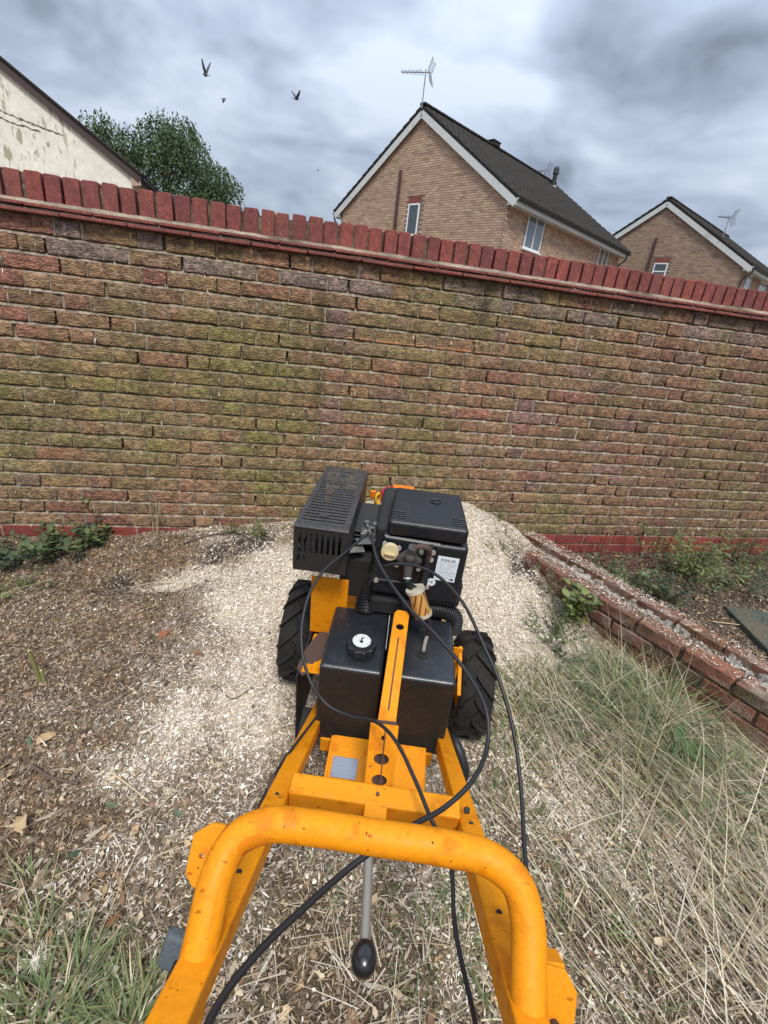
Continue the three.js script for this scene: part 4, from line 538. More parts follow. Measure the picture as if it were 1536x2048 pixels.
  { // filler cap with a lobed rim and a white printed disc
    const sh = new THREE.Shape(); for (let i = 0; i <= 96; i++) { const a = i / 96 * Math.PI * 2, k = 0.0375 + 0.0035 * Math.max(-0.4, Math.cos(a * 10)); i ? sh.lineTo(Math.cos(a) * k, Math.sin(a) * k) : sh.moveTo(Math.cos(a) * k, Math.sin(a) * k); }
    const cap = part('filler_cap', tf(new THREE.ExtrudeGeometry(sh, { depth: 0.022, bevelEnabled: true, bevelSize: 0.002, bevelThickness: 0.003, bevelSegments: 2 }), -0.083, 0.611, 0.395, -Math.PI / 2), black, fuel);
    part('neck', tf(new THREE.CylinderGeometry(0.031, 0.033, 0.016, 24), -0.083, 0.609, 0.395), black, cap);
    part('cap_crown', tf(new THREE.CylinderGeometry(0.030, 0.033, 0.008, 32), -0.083, 0.640, 0.395), black, cap);
    const cv = document.createElement('canvas'); cv.width = cv.height = 256; const c = cv.getContext('2d'); c.fillStyle = '#d6d8d8'; c.fillRect(0, 0, 256, 256); c.fillStyle = '#16181a';
    c.fillRect(116, 66, 18, 74); c.beginPath(); c.arc(126, 146, 26, 0, 7); c.fill(); c.fillRect(126, 84, 42, 9); c.fillRect(126, 60, 34, 9); c.fillRect(160, 60, 8, 16);
    const q = rng(9); for (let i = 0; i < 60; i++) { c.fillStyle = ['#3a3a38', '#6a6862', '#8c8a84'][i % 3]; c.beginPath(); c.arc(q() * 256, q() * 256, 1 + q() * 6, 0, 7); c.fill(); } for (let a = 0; a < 16; a++) { c.save(); c.translate(128, 128); c.rotate(a * 0.39); c.fillStyle = '#55575a'; c.fillRect(96, -4, 14, 8); c.restore(); }
    const ct = new THREE.CanvasTexture(cv); ct.colorSpace = THREE.SRGBColorSpace; const disc = new THREE.CircleGeometry(0.0265, 36); disc.rotateX(-Math.PI / 2); mesh('cap_label', disc.translate(-0.083, 0.6447, 0.395), M({ map: ct, roughness: 0.5 }), cap); }
  { const e = part('pipe_fitting', merged([tf(new THREE.CylinderGeometry(0.018, 0.018, 0.004, 20), 0.1, 0.606, 0.372), tf(new THREE.CylinderGeometry(0.010, 0.012, 0.012, 14), 0.1, 0.612, 0.372)]), dull, oil); part('fuel_pipe', tube([[0.1, 0.612, 0.372], [0.101, 0.64, 0.362], [0.106, 0.668, 0.352]], 0.0055, 12, 10), zinc, e); part('fuel_hose', tube([[0.106, 0.662, 0.354], [0.108, 0.685, 0.345], [0.098, 0.712, 0.335]], 0.0075, 12, 10), hose, e); }
  part('tank_edging', tf(rbox(0.003, 0.004, 0.15, 0.001), -0.0105, 0.6055, 0.30), M({ color: lin(0.5, 0.47, 0.43), roughness: 0.8 }), fuel);
  // ---- side plates between tank and engine
  const sp = part('engine_plate', tf(rbox(0.12, 0.235, 0.005, 0.002), -0.214, 0.59, 0.205), yel); part('lower_plate', tf(rbox(0.072, 0.006, 0.19, 0.002), -0.222, 0.472, 0.30, -0.12), yel, sp);
  part('rust_patch', tf(plate([[-0.275, -0.40], [-0.252, -0.43], [-0.232, -0.405], [-0.228, -0.37], [-0.195, -0.34], [-0.192, -0.27], [-0.205, -0.235], [-0.235, -0.23], [-0.252, -0.27], [-0.268, -0.33]], 0.0008, [], 0), 0, 0.4762, 0, -Math.PI / 2 + 0.0).translate(0, 0.01, 0.62).rotateX(0), rust, sp).position.set(0, -0.005, -0.64);
  part('guard_plate', tf(rbox(0.006, 0.30, 0.21, 0.002), -0.268, 0.325, 0.30), black, sp);
  part('guard_foot', tf(rbox(0.07, 0.006, 0.12, 0.002), -0.235, 0.19, 0.36, 0.3), black, sp);
  part('engine_plate', tf(rbox(0.03, 0.16, 0.005, 0.002), 0.214, 0.50, 0.30), yel); part('edge_strip', tf(rbox(0.012, 0.012, 0.15, 0.003), 0.224, 0.53, 0.345, 0.5), yel);
  part('chassis', merged([tf(rbox(0.40, 0.07, 0.62, 0.006), 0, 0.385, -0.10), tf(rbox(0.34, 0.06, 0.34, 0.006), 0, 0.315, 0.34), tf(rbox(0.12, 0.10, 0.5, 0.006), 0, 0.3, -0.35)]), yel);
  part('gearbox', merged([tf(rbox(0.2, 0.14, 0.2, 0.02), 0, 0.23, 0.0), rod(V(-0.33, 0.235, -0.03), V(0.33, 0.18, 0.05), 0.022)]), dull);
  // ---- engine
  const E = part('engine_block', merged([tf(rbox(0.30, 0.30, 0.34, 0.02), 0.02, 0.60, 0.0), tf(rbox(0.26, 0.20, 0.30, 0.02), 0.04, 0.80, 0.02), tf(rbox(0.10, 0.16, 0.24, 0.015), -0.14, 0.70, 0.06), tf(rbox(0.16, 0.06, 0.12, 0.01), 0.0, 0.64, 0.17)]), dull);
  // fins of the cylinder
  for (let i = 0; i < 6; i++) part('cooling_fin', tf(rbox(0.11, 0.006, 0.2, 0.002), -0.12, 0.76 + i * 0.016, 0.02), M({ color: lin(0.05, 0.05, 0.052), metalness: 0.4, roughness: 0.6 }), E);
  // crankcase cover with oil cap, pump and bolts
  const cov = part('crankcase_cover', tf(plate([[-0.072, 0.0], [0.105, -0.004], [0.112, 0.05], [0.105, 0.186], [-0.055, 0.192], [-0.075, 0.12]], 0.018, [], 0.006), 0, 0.700, 0.205, -0.06), satin);
  part('cover_rib', merged([tf(rbox(0.17, 0.012, 0.014, 0.004), 0.016, 0.745, 0.228), tf(rbox(0.012, 0.18, 0.014, 0.004), 0.084, 0.80, 0.226, -0.06)]), satin, cov);
  for (const [x, y] of [[-0.055, 0.880], [-0.068, 0.745], [0.09, 0.745], [-0.012, 0.872], [0.055, 0.868], [-0.012, 0.812], [0.055, 0.808], [0.088, 0.846], [0.09, 0.872]]) part('bolt', tf(new THREE.CylinderGeometry(0.0078, 0.0082, 0.007, 6), x, y, 0.2335, Math.PI / 2 - 0.06), zinc, cov);
  { const cap = part('oil_cap', tf(new THREE.CylinderGeometry(0.0255, 0.027, 0.014, 32), -0.037, 0.858, 0.238, Math.PI / 2 - 0.1), M({ color: lin(0.62, 0.52, 0.30), roughness: 0.55 })); part('grip', tf(rbox(0.034, 0.008, 0.012, 0.003), -0.036, 0.856, 0.249, 0, 0, -0.08), M({ color: lin(0.5, 0.40, 0.2), roughness: 0.6 }), cap); }
  { const p = part('fuel_pump', merged([tf(rbox(0.062, 0.062, 0.022, 0.012), 0.022, 0.845, 0.245, 0, 0, 0.78), rod(V(0.024, 0.85, 0.25), V(0.028, 0.9, 0.262), 0.018, 0.014, 18), rod(V(0.022, 0.845, 0.255), V(0.024, 0.80, 0.275), 0.015, 0.012, 16), tf(new THREE.SphereGeometry(0.017, 16, 10), 0.024, 0.862, 0.262)]), M({ color: lin(0.055, 0.048, 0.045), roughness: 0.7 }));
    part('pump_hose', tube([[0.028, 0.895, 0.26], [0.05, 0.905, 0.262], [0.072, 0.897, 0.255], [0.078, 0.87, 0.245], [0.075, 0.84, 0.24]], 0.0085, 24, 10), rust, p); part('hose_clip', rod(V(0.0245, 0.799, 0.2755), V(0.025, 0.796, 0.279), 0.0125, 0.0125, 18), zinc, p);
    part('fuel_hose', tube([[0.024, 0.805, 0.272], [0.027, 0.79, 0.29], [0.036, 0.795, 0.312], [0.048, 0.80, 0.326]], 0.0108, 20, 12), hose, p);
    part('breather_hose', tube([[0.074, 0.862, 0.242], [0.076, 0.82, 0.25], [0.07, 0.775, 0.27], [0.062, 0.79, 0.31]], 0.0085, 24, 10), hose, p); }
  { // fuel filter: pleated paper in a clear bowl
    const a = V(0.050, 0.797, 0.325), b = V(0.083, 0.726, 0.339), d = b.clone().sub(a).normalize(), f = part('fuel_filter', rod(a.clone().addScaledVector(d, 0.006), b.clone().addScaledVector(d, -0.006), 0.0235, 0.0235, 24), M({ color: lin(0.62, 0.42, 0.20), roughness: 0.6, map: tex8(256, 16, (i) => ((i % 26) < 4 ? [96, 60, 40] : (i % 26) < 7 ? [170, 130, 96] : [255, 235, 200]), { rep: [6, 1] }) }));
    mesh('clear_bowl', rod(a, b, 0.0265, 0.0265, 28), MP({ color: lin(0.95, 0.90, 0.80), roughness: 0.08, transmission: 1, thickness: 0 }), f);
    const endM = M({ color: lin(0.52, 0.46, 0.34), roughness: 0.35 }); part('end_cap', rod(a.clone().addScaledVector(d, -0.006), a.clone().addScaledVector(d, 0.004), 0.0275, 0.0275, 28), endM, f); part('end_cap', rod(b.clone().addScaledVector(d, -0.006), b.clone().addScaledVector(d, 0.004), 0.0275, 0.026, 28), endM, f); part('spigot', rod(b, b.clone().addScaledVector(d, 0.014), 0.008, 0.006, 12), endM, f);
  }
  // blower housing and its labels
  const bh = part('blower_housing', tf(rbox(0.105, 0.205, 0.30, 0.014, 3), 0.142, 0.783, 0.075, -0.05), satin);
  part('housing_step', tf(rbox(0.115, 0.10, 0.26, 0.015, 3), 0.148, 0.70, 0.075), satin, bh);
  { const cv = document.createElement('canvas'); cv.width = 384; cv.height = 512; const c = cv.getContext('2d'); c.fillStyle = '#dfe6ec'; c.fillRect(0, 0, 384, 512); c.fillStyle = '#15171a'; c.font = 'bold 74px sans-serif'; c.fillText('KOHLER', 56, 104, 272);
    const q = rng(4); c.fillStyle = '#6f7780'; for (let y = 132; y < 470; y += 17) { let x = y > 150 && y < 330 ? 66 : 28; while (x < 350) { const w = 6 + q() * 34; if (q() > 0.18) c.fillRect(x, y, Math.min(w, 356 - x), y < 140 ? 4 : 6); x += w + 7; } if (y > 150 && y < 330) { c.fillRect(28, y, 18, 6); } } c.fillStyle = '#4c535a'; c.fillRect(26, 126, 332, 3); c.fillRect(26, 340, 332, 3); c.fillStyle = '#2a2d30'; c.beginPath(); c.moveTo(262, 478); c.lineTo(318, 446); c.lineTo(352, 440); c.lineTo(356, 488); c.closePath(); c.fill(); c.fillStyle = '#1c1c1c'; for (let i = 0; i < 9; i++) c.fillRect(366 + q() * 8, 40 + i * 48 + q() * 20, 18, 4 + q() * 10);
    const ct = new THREE.CanvasTexture(cv); ct.colorSpace = THREE.SRGBColorSpace; const g = new THREE.PlaneGeometry(0.064, 0.086); mesh('label', tf(g, 0.139, 0.815, 0.2262, -0.05, 0, -0.03), M({ map: ct, roughness: 0.4 }), bh);
    const c2 = document.createElement('canvas'); c2.width = c2.height = 128; const k = c2.getContext('2d'); k.fillStyle = '#e4e8ea'; k.fillRect(0, 0, 128, 128); k.fillStyle = '#20242a'; k.font = 'bold 50px sans-serif'; k.fillText('18', 34, 82); const t2 = new THREE.CanvasTexture(c2); t2.colorSpace = THREE.SRGBColorSpace; mesh('round_label', tf(new THREE.CircleGeometry(0.014, 24), 0.1, 0.762, 0.2288, -0.05), M({ map: t2, roughness: 0.4 }), bh); }
  // air cleaner cover
  { const ac = part('air_cleaner_cover', (() => { const g = rbox(0.236, 0.050, 0.245, 0.012, 4), p = g.attributes.position; for (let i = 0; i < p.count; i++) { const x = p.getX(i), z = p.getZ(i); if (p.getY(i) > 0) p.setY(i, p.getY(i) - Math.max(0, -z - 0.03) * 0.03 + 0.003 * Math.cos(x * 13)); if (z < -0.02 && x > 0) p.setX(i, x - (-z - 0.02) * 0.12); if (z < 0 && x < 0) p.setX(i, x + (-z) * 0.05); } g.computeVertexNormals(); return tf(g, 0.066, 0.927, 0.098); })(), satin);
    for (const [x0, x1] of [[-0.046, -0.005], [0.138, 0.176]]) for (let i = 0; i < 4; i++) part('cover_rib', tf(rbox(x1 - x0, 0.004, 0.0045, 0.0018), (x0 + x1) / 2, 0.9535, 0.158 + i * 0.0125), satin, ac);
    part('cover_panel', tf(rbox(0.125, 0.003, 0.038, 0.001), 0.066, 0.9525, 0.178), satin, ac);
    part('knob_recess', merged([tf(new THREE.TorusGeometry(0.015, 0.003, 8, 24), 0.088, 0.9535, 0.055, Math.PI / 2), tf(new THREE.CylinderGeometry(0.011, 0.011, 0.004, 18), 0.088, 0.9535, 0.055)]), black, ac); part('knob_bar', tf(rbox(0.026, 0.006, 0.006, 0.002), 0.088, 0.957, 0.055, 0, 0.4), black, ac);
    part('cleaner_base', tf(rbox(0.215, 0.04, 0.215, 0.014), 0.068, 0.888, 0.085), dull, ac); part('cover_lip', tf(rbox(0.10, 0.010, 0.006, 0.002), 0.115, 0.898, 0.196), M({ color: lin(0.10, 0.075, 0.04), roughness: 0.7 }), ac); }
  // ---- muffler guard: louvred box
  { const G = grp('muffler_guard'); G.position.set(-0.2365, 0.935, 0.281); G.rotation.x = -0.05; const gb = M({ color: lin(0.058, 0.057, 0.060), roughness: 0.42, map: tex8(256, 256, (i, j) => { const p = tn(i / 20, j / 20, 12, 3), f = tn(i / 3, j / 3, 85, 4); return mix3([255, 250, 245], [255, 200, 165], sstep(0.65, 0.95, p) * 0.6).map((q) => q * (0.7 + 0.35 * f)); }, { rep: [3, 3] }) });
    const wx = 0.0785, len = 0.485, hh = 0.148, gd = M({ color: lin(0.020, 0.019, 0.019), roughness: 0.55 });
    part('top_frame', merged([tf(rbox(0.014, 0.004, len, 0.002), -wx + 0.007, 0, -len / 2), tf(rbox(0.02, 0.004, len, 0.002), wx - 0.010, 0, -len / 2), tf(rbox(0.157, 0.004, 0.02, 0.002), 0, 0.0004, -0.010), tf(rbox(0.157, 0.004, 0.016, 0.002), 0, 0.0004, -len + 0.008)]), gb, G);
    for (let i = 0; i < 22; i++) part('slat', tf(rbox(0.126, 0.0026, 0.0112, 0.0012), -0.003, 0.0, -0.030 - i * 0.0202, 0.02), gb, G);
    for (const z of [-0.075, -0.405]) part('clamp', tf(new THREE.CylinderGeometry(0.014, 0.014, 0.003, 16), -0.005, 0.0022, z), gb, G);
    const slot = (x, y0, y1, r) => { const h = new THREE.Path(); h.moveTo(x - r, y0); h.lineTo(x + r, y0); h.lineTo(x + r, y1); h.lineTo(x - r, y1); h.closePath(); return h; };
    const fs = new THREE.Shape([[-wx, -hh], [wx, -hh], [wx, 0], [-wx, 0]].map((p) => new THREE.Vector2(...p))); for (let i = 0; i < 8; i++) fs.holes.push(slot(-wx + 0.018 + i * 0.0165, -0.085, -0.02, 0.0038)); for (const x of [-0.062, -0.046]) { const h = new THREE.Path(); h.moveTo(x, -0.092); h.quadraticCurveTo(x + 0.007, -0.108, x + 0.0045, -0.115); h.quadraticCurveTo(x, -0.12, x - 0.0045, -0.115); h.quadraticCurveTo(x - 0.007, -0.108, x, -0.092); fs.holes.push(h); }
    part('front_panel', new THREE.ExtrudeGeometry(fs, { depth: 0.002, bevelEnabled: false, curveSegments: 6 }), gd, G); part('front_edge', tf(new THREE.CylinderGeometry(0.005, 0.005, 0.157, 10), 0, -0.0045, 0.0, 0, 0, Math.PI / 2), gb, G);
    const ls = new THREE.Shape([[0, -hh], [len, -hh], [len, 0], [0, 0]].map((p) => new THREE.Vector2(...p))); for (let i = 0; i < 20; i++) { ls.holes.push(slot(0.022 + i * 0.023, -0.08, -0.02, 0.0055)); ls.holes.push(slot(0.022 + i * 0.023, -0.122, -0.094, 0.0055)); }
    for (const s of [-1, 1]) { const g = new THREE.ExtrudeGeometry(s < 0 ? ls : new THREE.Shape([[0, -hh], [len, -hh], [len, 0], [0, 0]].map((p) => new THREE.Vector2(...p))), { depth: 0.002, bevelEnabled: false }); g.rotateY(Math.PI / 2); part('side_panel', g.translate(s > 0 ? wx - 0.002 : -wx, 0, 0.0), gd, G); }
    part('bottom_panel', tf(rbox(0.155, 0.003, len - 0.01, 0.001), 0, -hh + 0.001, -len / 2), gb, G);
    part('silencer', tf(rbox(0.105, 0.07, 0.38, 0.03, 4), 0.014, -0.085, -0.24), dull, G); }
  // ---- carburettor linkage, dipstick, red guard
  { const c = part('carburettor', merged([tf(rbox(0.05, 0.022, 0.05, 0.004), -0.112, 0.838, 0.115), tf(rbox(0.018, 0.03, 0.02, 0.003), -0.095, 0.85, 0.09), tf(rbox(0.06, 0.004, 0.03, 0.001), -0.118, 0.83, 0.155, 0.1, 0.3), tf(new THREE.CylinderGeometry(0.009, 0.009, 0.03, 12), -0.122, 0.855, 0.10), tf(new THREE.CylinderGeometry(0.007, 0.007, 0.036, 12), -0.088, 0.853, 0.12, 0, 0, 1.2), tf(new THREE.TorusGeometry(0.012, 0.0025, 6, 16), -0.105, 0.862, 0.12, 1.2)]), M({ color: lin(0.16, 0.16, 0.15), metalness: 0.5, roughness: 0.55, map: dustMap.clone() }));
    c.material.map = null; part('bracket', tf(rbox(0.05, 0.003, 0.028, 0.001), -0.142, 0.815, 0.185, 0.15, 0.35), M({ color: lin(0.22, 0.21, 0.19), metalness: 0.4, roughness: 0.5 }), c);
    part('linkage', merged([rod(V(-0.135, 0.845, 0.14), V(-0.08, 0.858, 0.07), 0.0025), rod(V(-0.09, 0.866, 0.13), V(-0.09, 0.82, 0.15), 0.002), rod(V(-0.127, 0.868, 0.09), V(-0.1, 0.85, 0.16), 0.002), tf(new THREE.TorusGeometry(0.006, 0.0015, 6, 12), -0.09, 0.835, 0.158)]), zinc, c);
    const d = part('dipstick', merged([tf(new THREE.TorusGeometry(0.015, 0.0055, 8, 24).scale(0.75, 1.25, 1), -0.107, 0.855, -0.10, 0, 0.9, 0), tf(new THREE.CylinderGeometry(0.011, 0.008, 0.02, 12), -0.107, 0.828, -0.10)]), M({ color: lin(0.72, 0.40, 0.02), roughness: 0.45 })); part('dipstick_tube', rod(V(-0.107, 0.82, -0.10), V(-0.105, 0.73, -0.09), 0.008), black, d);
    part('coolant_shroud', merged([tf(rbox(0.12, 0.05, 0.10, 0.012), -0.09, 0.79, -0.03), tf(rbox(0.06, 0.05, 0.10, 0.01), -0.065, 0.825, -0.03)]), M({ color: lin(0.035, 0.04, 0.042), roughness: 0.55 }));
    const red = M({ color: lin(0.62, 0.035, 0.045), roughness: 0.4 }); part('red_pipe', tube([[-0.05, 0.865, -0.16], [-0.075, 0.866, -0.16], [-0.088, 0.855, -0.158], [-0.093, 0.82, -0.155]], 0.013, 20, 12), red); part('orange_clip', tf(rbox(0.022, 0.03, 0.012, 0.004), -0.128, 0.845, -0.15), org); }
  // ---- cutter guard beyond the engine
  { const c = part('cutter_guard', merged([tf(rbox(0.10, 0.22, 0.34, 0.012), -0.016, 0.50, -0.60), tf(rbox(0.10, 0.32, 0.05, 0.008), -0.016, 0.585, -0.44)]), yel); part('guard_front', tf(rbox(0.092, 0.006, 0.044, 0.002), -0.016, 0.748, -0.44), org, c); part('boom', merged([tf(rbox(0.06, 0.06, 0.5, 0.006), -0.02, 0.45, -0.45)]), yel, c); part('guard_edge', tf(rbox(0.01, 0.14, 0.012, 0.003), -0.063, 0.68, -0.40), yel, c);
    const w = part('cutter_wheel', tf(new THREE.CylinderGeometry(0.17, 0.17, 0.025, 36), -0.016, 0.33, -0.74, 0, 0, Math.PI / 2), steel); for (let i = 0; i < 12; i++) { const a = i / 12 * 6.283; part('tooth', tf(rbox(0.05, 0.03, 0.02, 0.003), -0.016 + (i % 2 ? 0.02 : -0.02), 0.33 + Math.cos(a) * 0.17, -0.74 + Math.sin(a) * 0.17, a), steel, w); } }
  // ---- hoses and bellows
  const bel = (pts, r, n) => { const cv = new THREE.CatmullRomCurve3(pts.map((p) => V(...p))), g = []; for (let i = 0; i < n; i++) { const t = (i + 0.5) / n, p = cv.getPoint(t), d = cv.getTangent(t), k = new THREE.TorusGeometry(r, 0.0038, 6, 20); k.applyQuaternion(new THREE.Quaternion().setFromUnitVectors(V(0, 0, 1), d)); g.push(k.translate(p.x, p.y, p.z)); } g.push(new THREE.TubeGeometry(cv, n * 2, r - 0.001, 16)); return merged(g); };
  part('ribbed_hose', bel([[-0.092, 0.655, 0.165], [-0.09, 0.625, 0.195], [-0.09, 0.598, 0.225]], 0.028, 8), hose); part('ribbed_hose', bel([[0.10, 0.628, 0.195], [0.16, 0.628, 0.192], [0.20, 0.605, 0.188], [0.21, 0.54, 0.18]], 0.024, 22), hose);
  part('wire_loom', tube([[0.02, 0.70, 0.24], [0.03, 0.66, 0.26], [0.0, 0.62, 0.22], [-0.05, 0.64, 0.2]], 0.009, 24, 10), hose); part('wire_loom', tube([[-0.075, 0.76, 0.22], [-0.088, 0.72, 0.235], [-0.08, 0.66, 0.225]], 0.0055, 20, 8), hose);
  part('drive_hose', tube([[0.2, 0.3, 0.40], [0.235, 0.36, 0.47], [0.27, 0.30, 0.52], [0.26, 0.2, 0.50]], 0.016, 30, 12), hose);
  const cable = (pts, r, n = 'control_cable') => part(n, tube(pts, r, 130, 9), hose);
  cable([[-0.106, 0.895, 0.206], [-0.163, 0.874, 0.298], [-0.216, 0.848, 0.383], [-0.235, 0.807, 0.463], [-0.224, 0.752, 0.549], [-0.183, 0.705, 0.619], [-0.135, 0.670, 0.648], [-0.078, 0.670, 0.669], [-0.018, 0.700, 0.697], [0.028, 0.722, 0.751], [0.074, 0.720, 0.831], [0.106, 0.718, 0.899], [0.149, 0.666, 0.938], [0.190, 0.633, 1.023], [0.206, 0.671, 1.139], [0.189, 0.755, 1.184]].map((p, i) => i >= 13 ? [p[0] - 0.03, p[1], p[2]] : p), 0.0041);
  cable([[-0.097, 0.902, 0.224], [-0.073, 0.884, 0.313], [-0.034, 0.866, 0.379], [0.014, 0.850, 0.443], [0.046, 0.839, 0.477], [0.096, 0.833, 0.529], [0.172, 0.807, 0.609], [0.217, 0.782, 0.690], [0.220, 0.751, 0.753], [0.180, 0.760, 0.840], [0.125, 0.760, 0.899], [0.069, 0.780, 0.946], [0.018, 0.813, 0.998], [-0.031, 0.819, 1.042], [-0.079, 0.840, 1.100], [-0.123, 0.862, 1.158], [-0.152, 0.887, 1.214], [-0.160, 0.915, 1.262]], 0.0048);
  cable([[-0.117, 0.689, 0.296], [-0.103, 0.781, 0.313], [-0.068, 0.852, 0.330], [-0.018, 0.889, 0.343], [0.036, 0.902, 0.357], [0.095, 0.908, 0.397], [0.159, 0.892, 0.472], [0.211, 0.848, 0.563], [0.255, 0.800, 0.645], [0.282, 0.749, 0.729], [0.292, 0.705, 0.810], [0.286, 0.691, 0.897], [0.280, 0.694, 0.964], [0.275, 0.718, 1.042], [0.262, 0.756, 1.100], [0.236, 0.830, 1.172]], 0.0042);
  cable([[-0.172, 0.522, 0.570], [-0.206, 0.541, 0.675], [-0.226, 0.562, 0.755], [-0.239, 0.571, 0.842], [-0.242, 0.577, 0.895], [-0.257, 0.604, 0.984], [-0.268, 0.632, 1.060], [-0.263, 0.689, 1.120], [-0.261, 0.707, 1.156], [-0.256, 0.733, 1.210]], 0.0035, 'thin_cable');
  part('cable_ferrule', tf(new THREE.LatheGeometry([[0, -0.034], [0.006, -0.033], [0.010, -0.018], [0.0115, 0.005], [0.008, 0.028], [0, 0.034]].map((p) => new THREE.Vector2(...p)), 16), -0.226, 0.566, 0.80, 1.4, 0.15), rust);
  part('cable_lug', tf(plate([[-0.012, 0], [0.012, -0.004], [0.014, 0.05], [-0.006, 0.06]], 0.005), -0.226, 0.535, 0.875, -0.6), yel);
  part('cable_splitter', tf(rbox(0.034, 0.052, 0.022, 0.008, 3), -0.272, 0.700, 1.127, -0.55, -0.1, -0.12), M({ color: lin(0.085, 0.10, 0.11), roughness: 0.7, bumpMap: grainBump, bumpScale: 0.002 }));
  // ---- wheels
  const wheel = (x, y, z, lean) => {
    const W = grp('wheel'); W.position.set(x, y, z); W.rotation.z = lean; const r0 = 0.187, hw = 0.064;
    const prof = [[0.10, -0.046], [0.118, -0.058], [0.145, -hw], [0.168, -hw + 0.002], [0.181, -hw + 0.010], [r0 - 0.001, -0.03], [r0, 0], [r0 - 0.001, 0.03], [0.181, hw - 0.010], [0.168, hw - 0.002], [0.145, hw], [0.118, 0.058], [0.10, 0.046]].map(([a, b]) => new THREE.Vector2(a, b));
    part('tyre', new THREE.LatheGeometry(prof, 64).rotateZ(Math.PI / 2), rubber, W);
    const n = 15; for (let i = 0; i < n; i++) for (const s of [-1, 1]) { const a = (i + (s > 0 ? 0.5 : 0)) / n * Math.PI * 2, pos = [], ns = 5, idx = []; // a chevron lug that follows the crown
      for (let k = 0; k <= ns; k++) { const t = k / ns, xx = s * lerp(-0.010, hw + 0.001, t), da = lerp(0, 0.40, Math.pow(t, 0.9)) * 1, hgt = t > 0.82 ? lerp(0.019, 0.010, (t - 0.82) / 0.18) : 0.019, rr = (t > 0.8 ? lerp(r0, 0.170, (t - 0.8) / 0.2) : r0) - 0.003, wd = lerp(0.052, 0.066, t); for (const [o, top] of [[-wd / 2, 0], [-wd / 2 * 0.72, 1], [wd / 2 * 0.72, 1], [wd / 2, 0]]) { const q = a + da + o, R = rr + (top ? hgt : 0); pos.push(xx, Math.cos(q) * R, Math.sin(q) * R); } }
      for (let k = 0; k < ns; k++) for (let c = 0; c < 3; c++) { const A = k * 4 + c, B = A + 4; s > 0 ? idx.push(A, B, A + 1, A + 1, B, B + 1) : idx.push(A, A + 1, B, A + 1, B + 1, B); }
      idx.push(0, 1, 2, 0, 2, 3); const e = ns * 4; idx.push(e, e + 2, e + 1, e, e + 3, e + 2);
      const g = new THREE.BufferGeometry(); g.setAttribute('position', new THREE.Float32BufferAttribute(pos, 3)); g.setIndex(idx); const gg = g.toNonIndexed(); gg.computeVertexNormals(); part('tread_lug', gg, rubber, W); }
    part('rim', merged([new THREE.LatheGeometry([[0.03, -0.01], [0.09, -0.012], [0.098, -0.04], [0.106, -0.048], [0.106, 0.048], [0.098, 0.04], [0.09, 0.012], [0.03, 0.012]].map((p) => new THREE.Vector2(...p)), 40).rotateZ(Math.PI / 2), tf(new THREE.CylinderGeometry(0.035, 0.035, 0.08, 20), 0, 0, 0, 0, 0, Math.PI / 2)]), yel, W); part('hub', tf(new THREE.CylinderGeometry(0.02, 0.02, 0.1, 16), 0, 0, 0, 0, 0, Math.PI / 2), steel, W);
    return W;
  };
  wheel(0.345, 0.172, 0.055, 0); wheel(-0.35, 0.238, -0.04, 0);
}
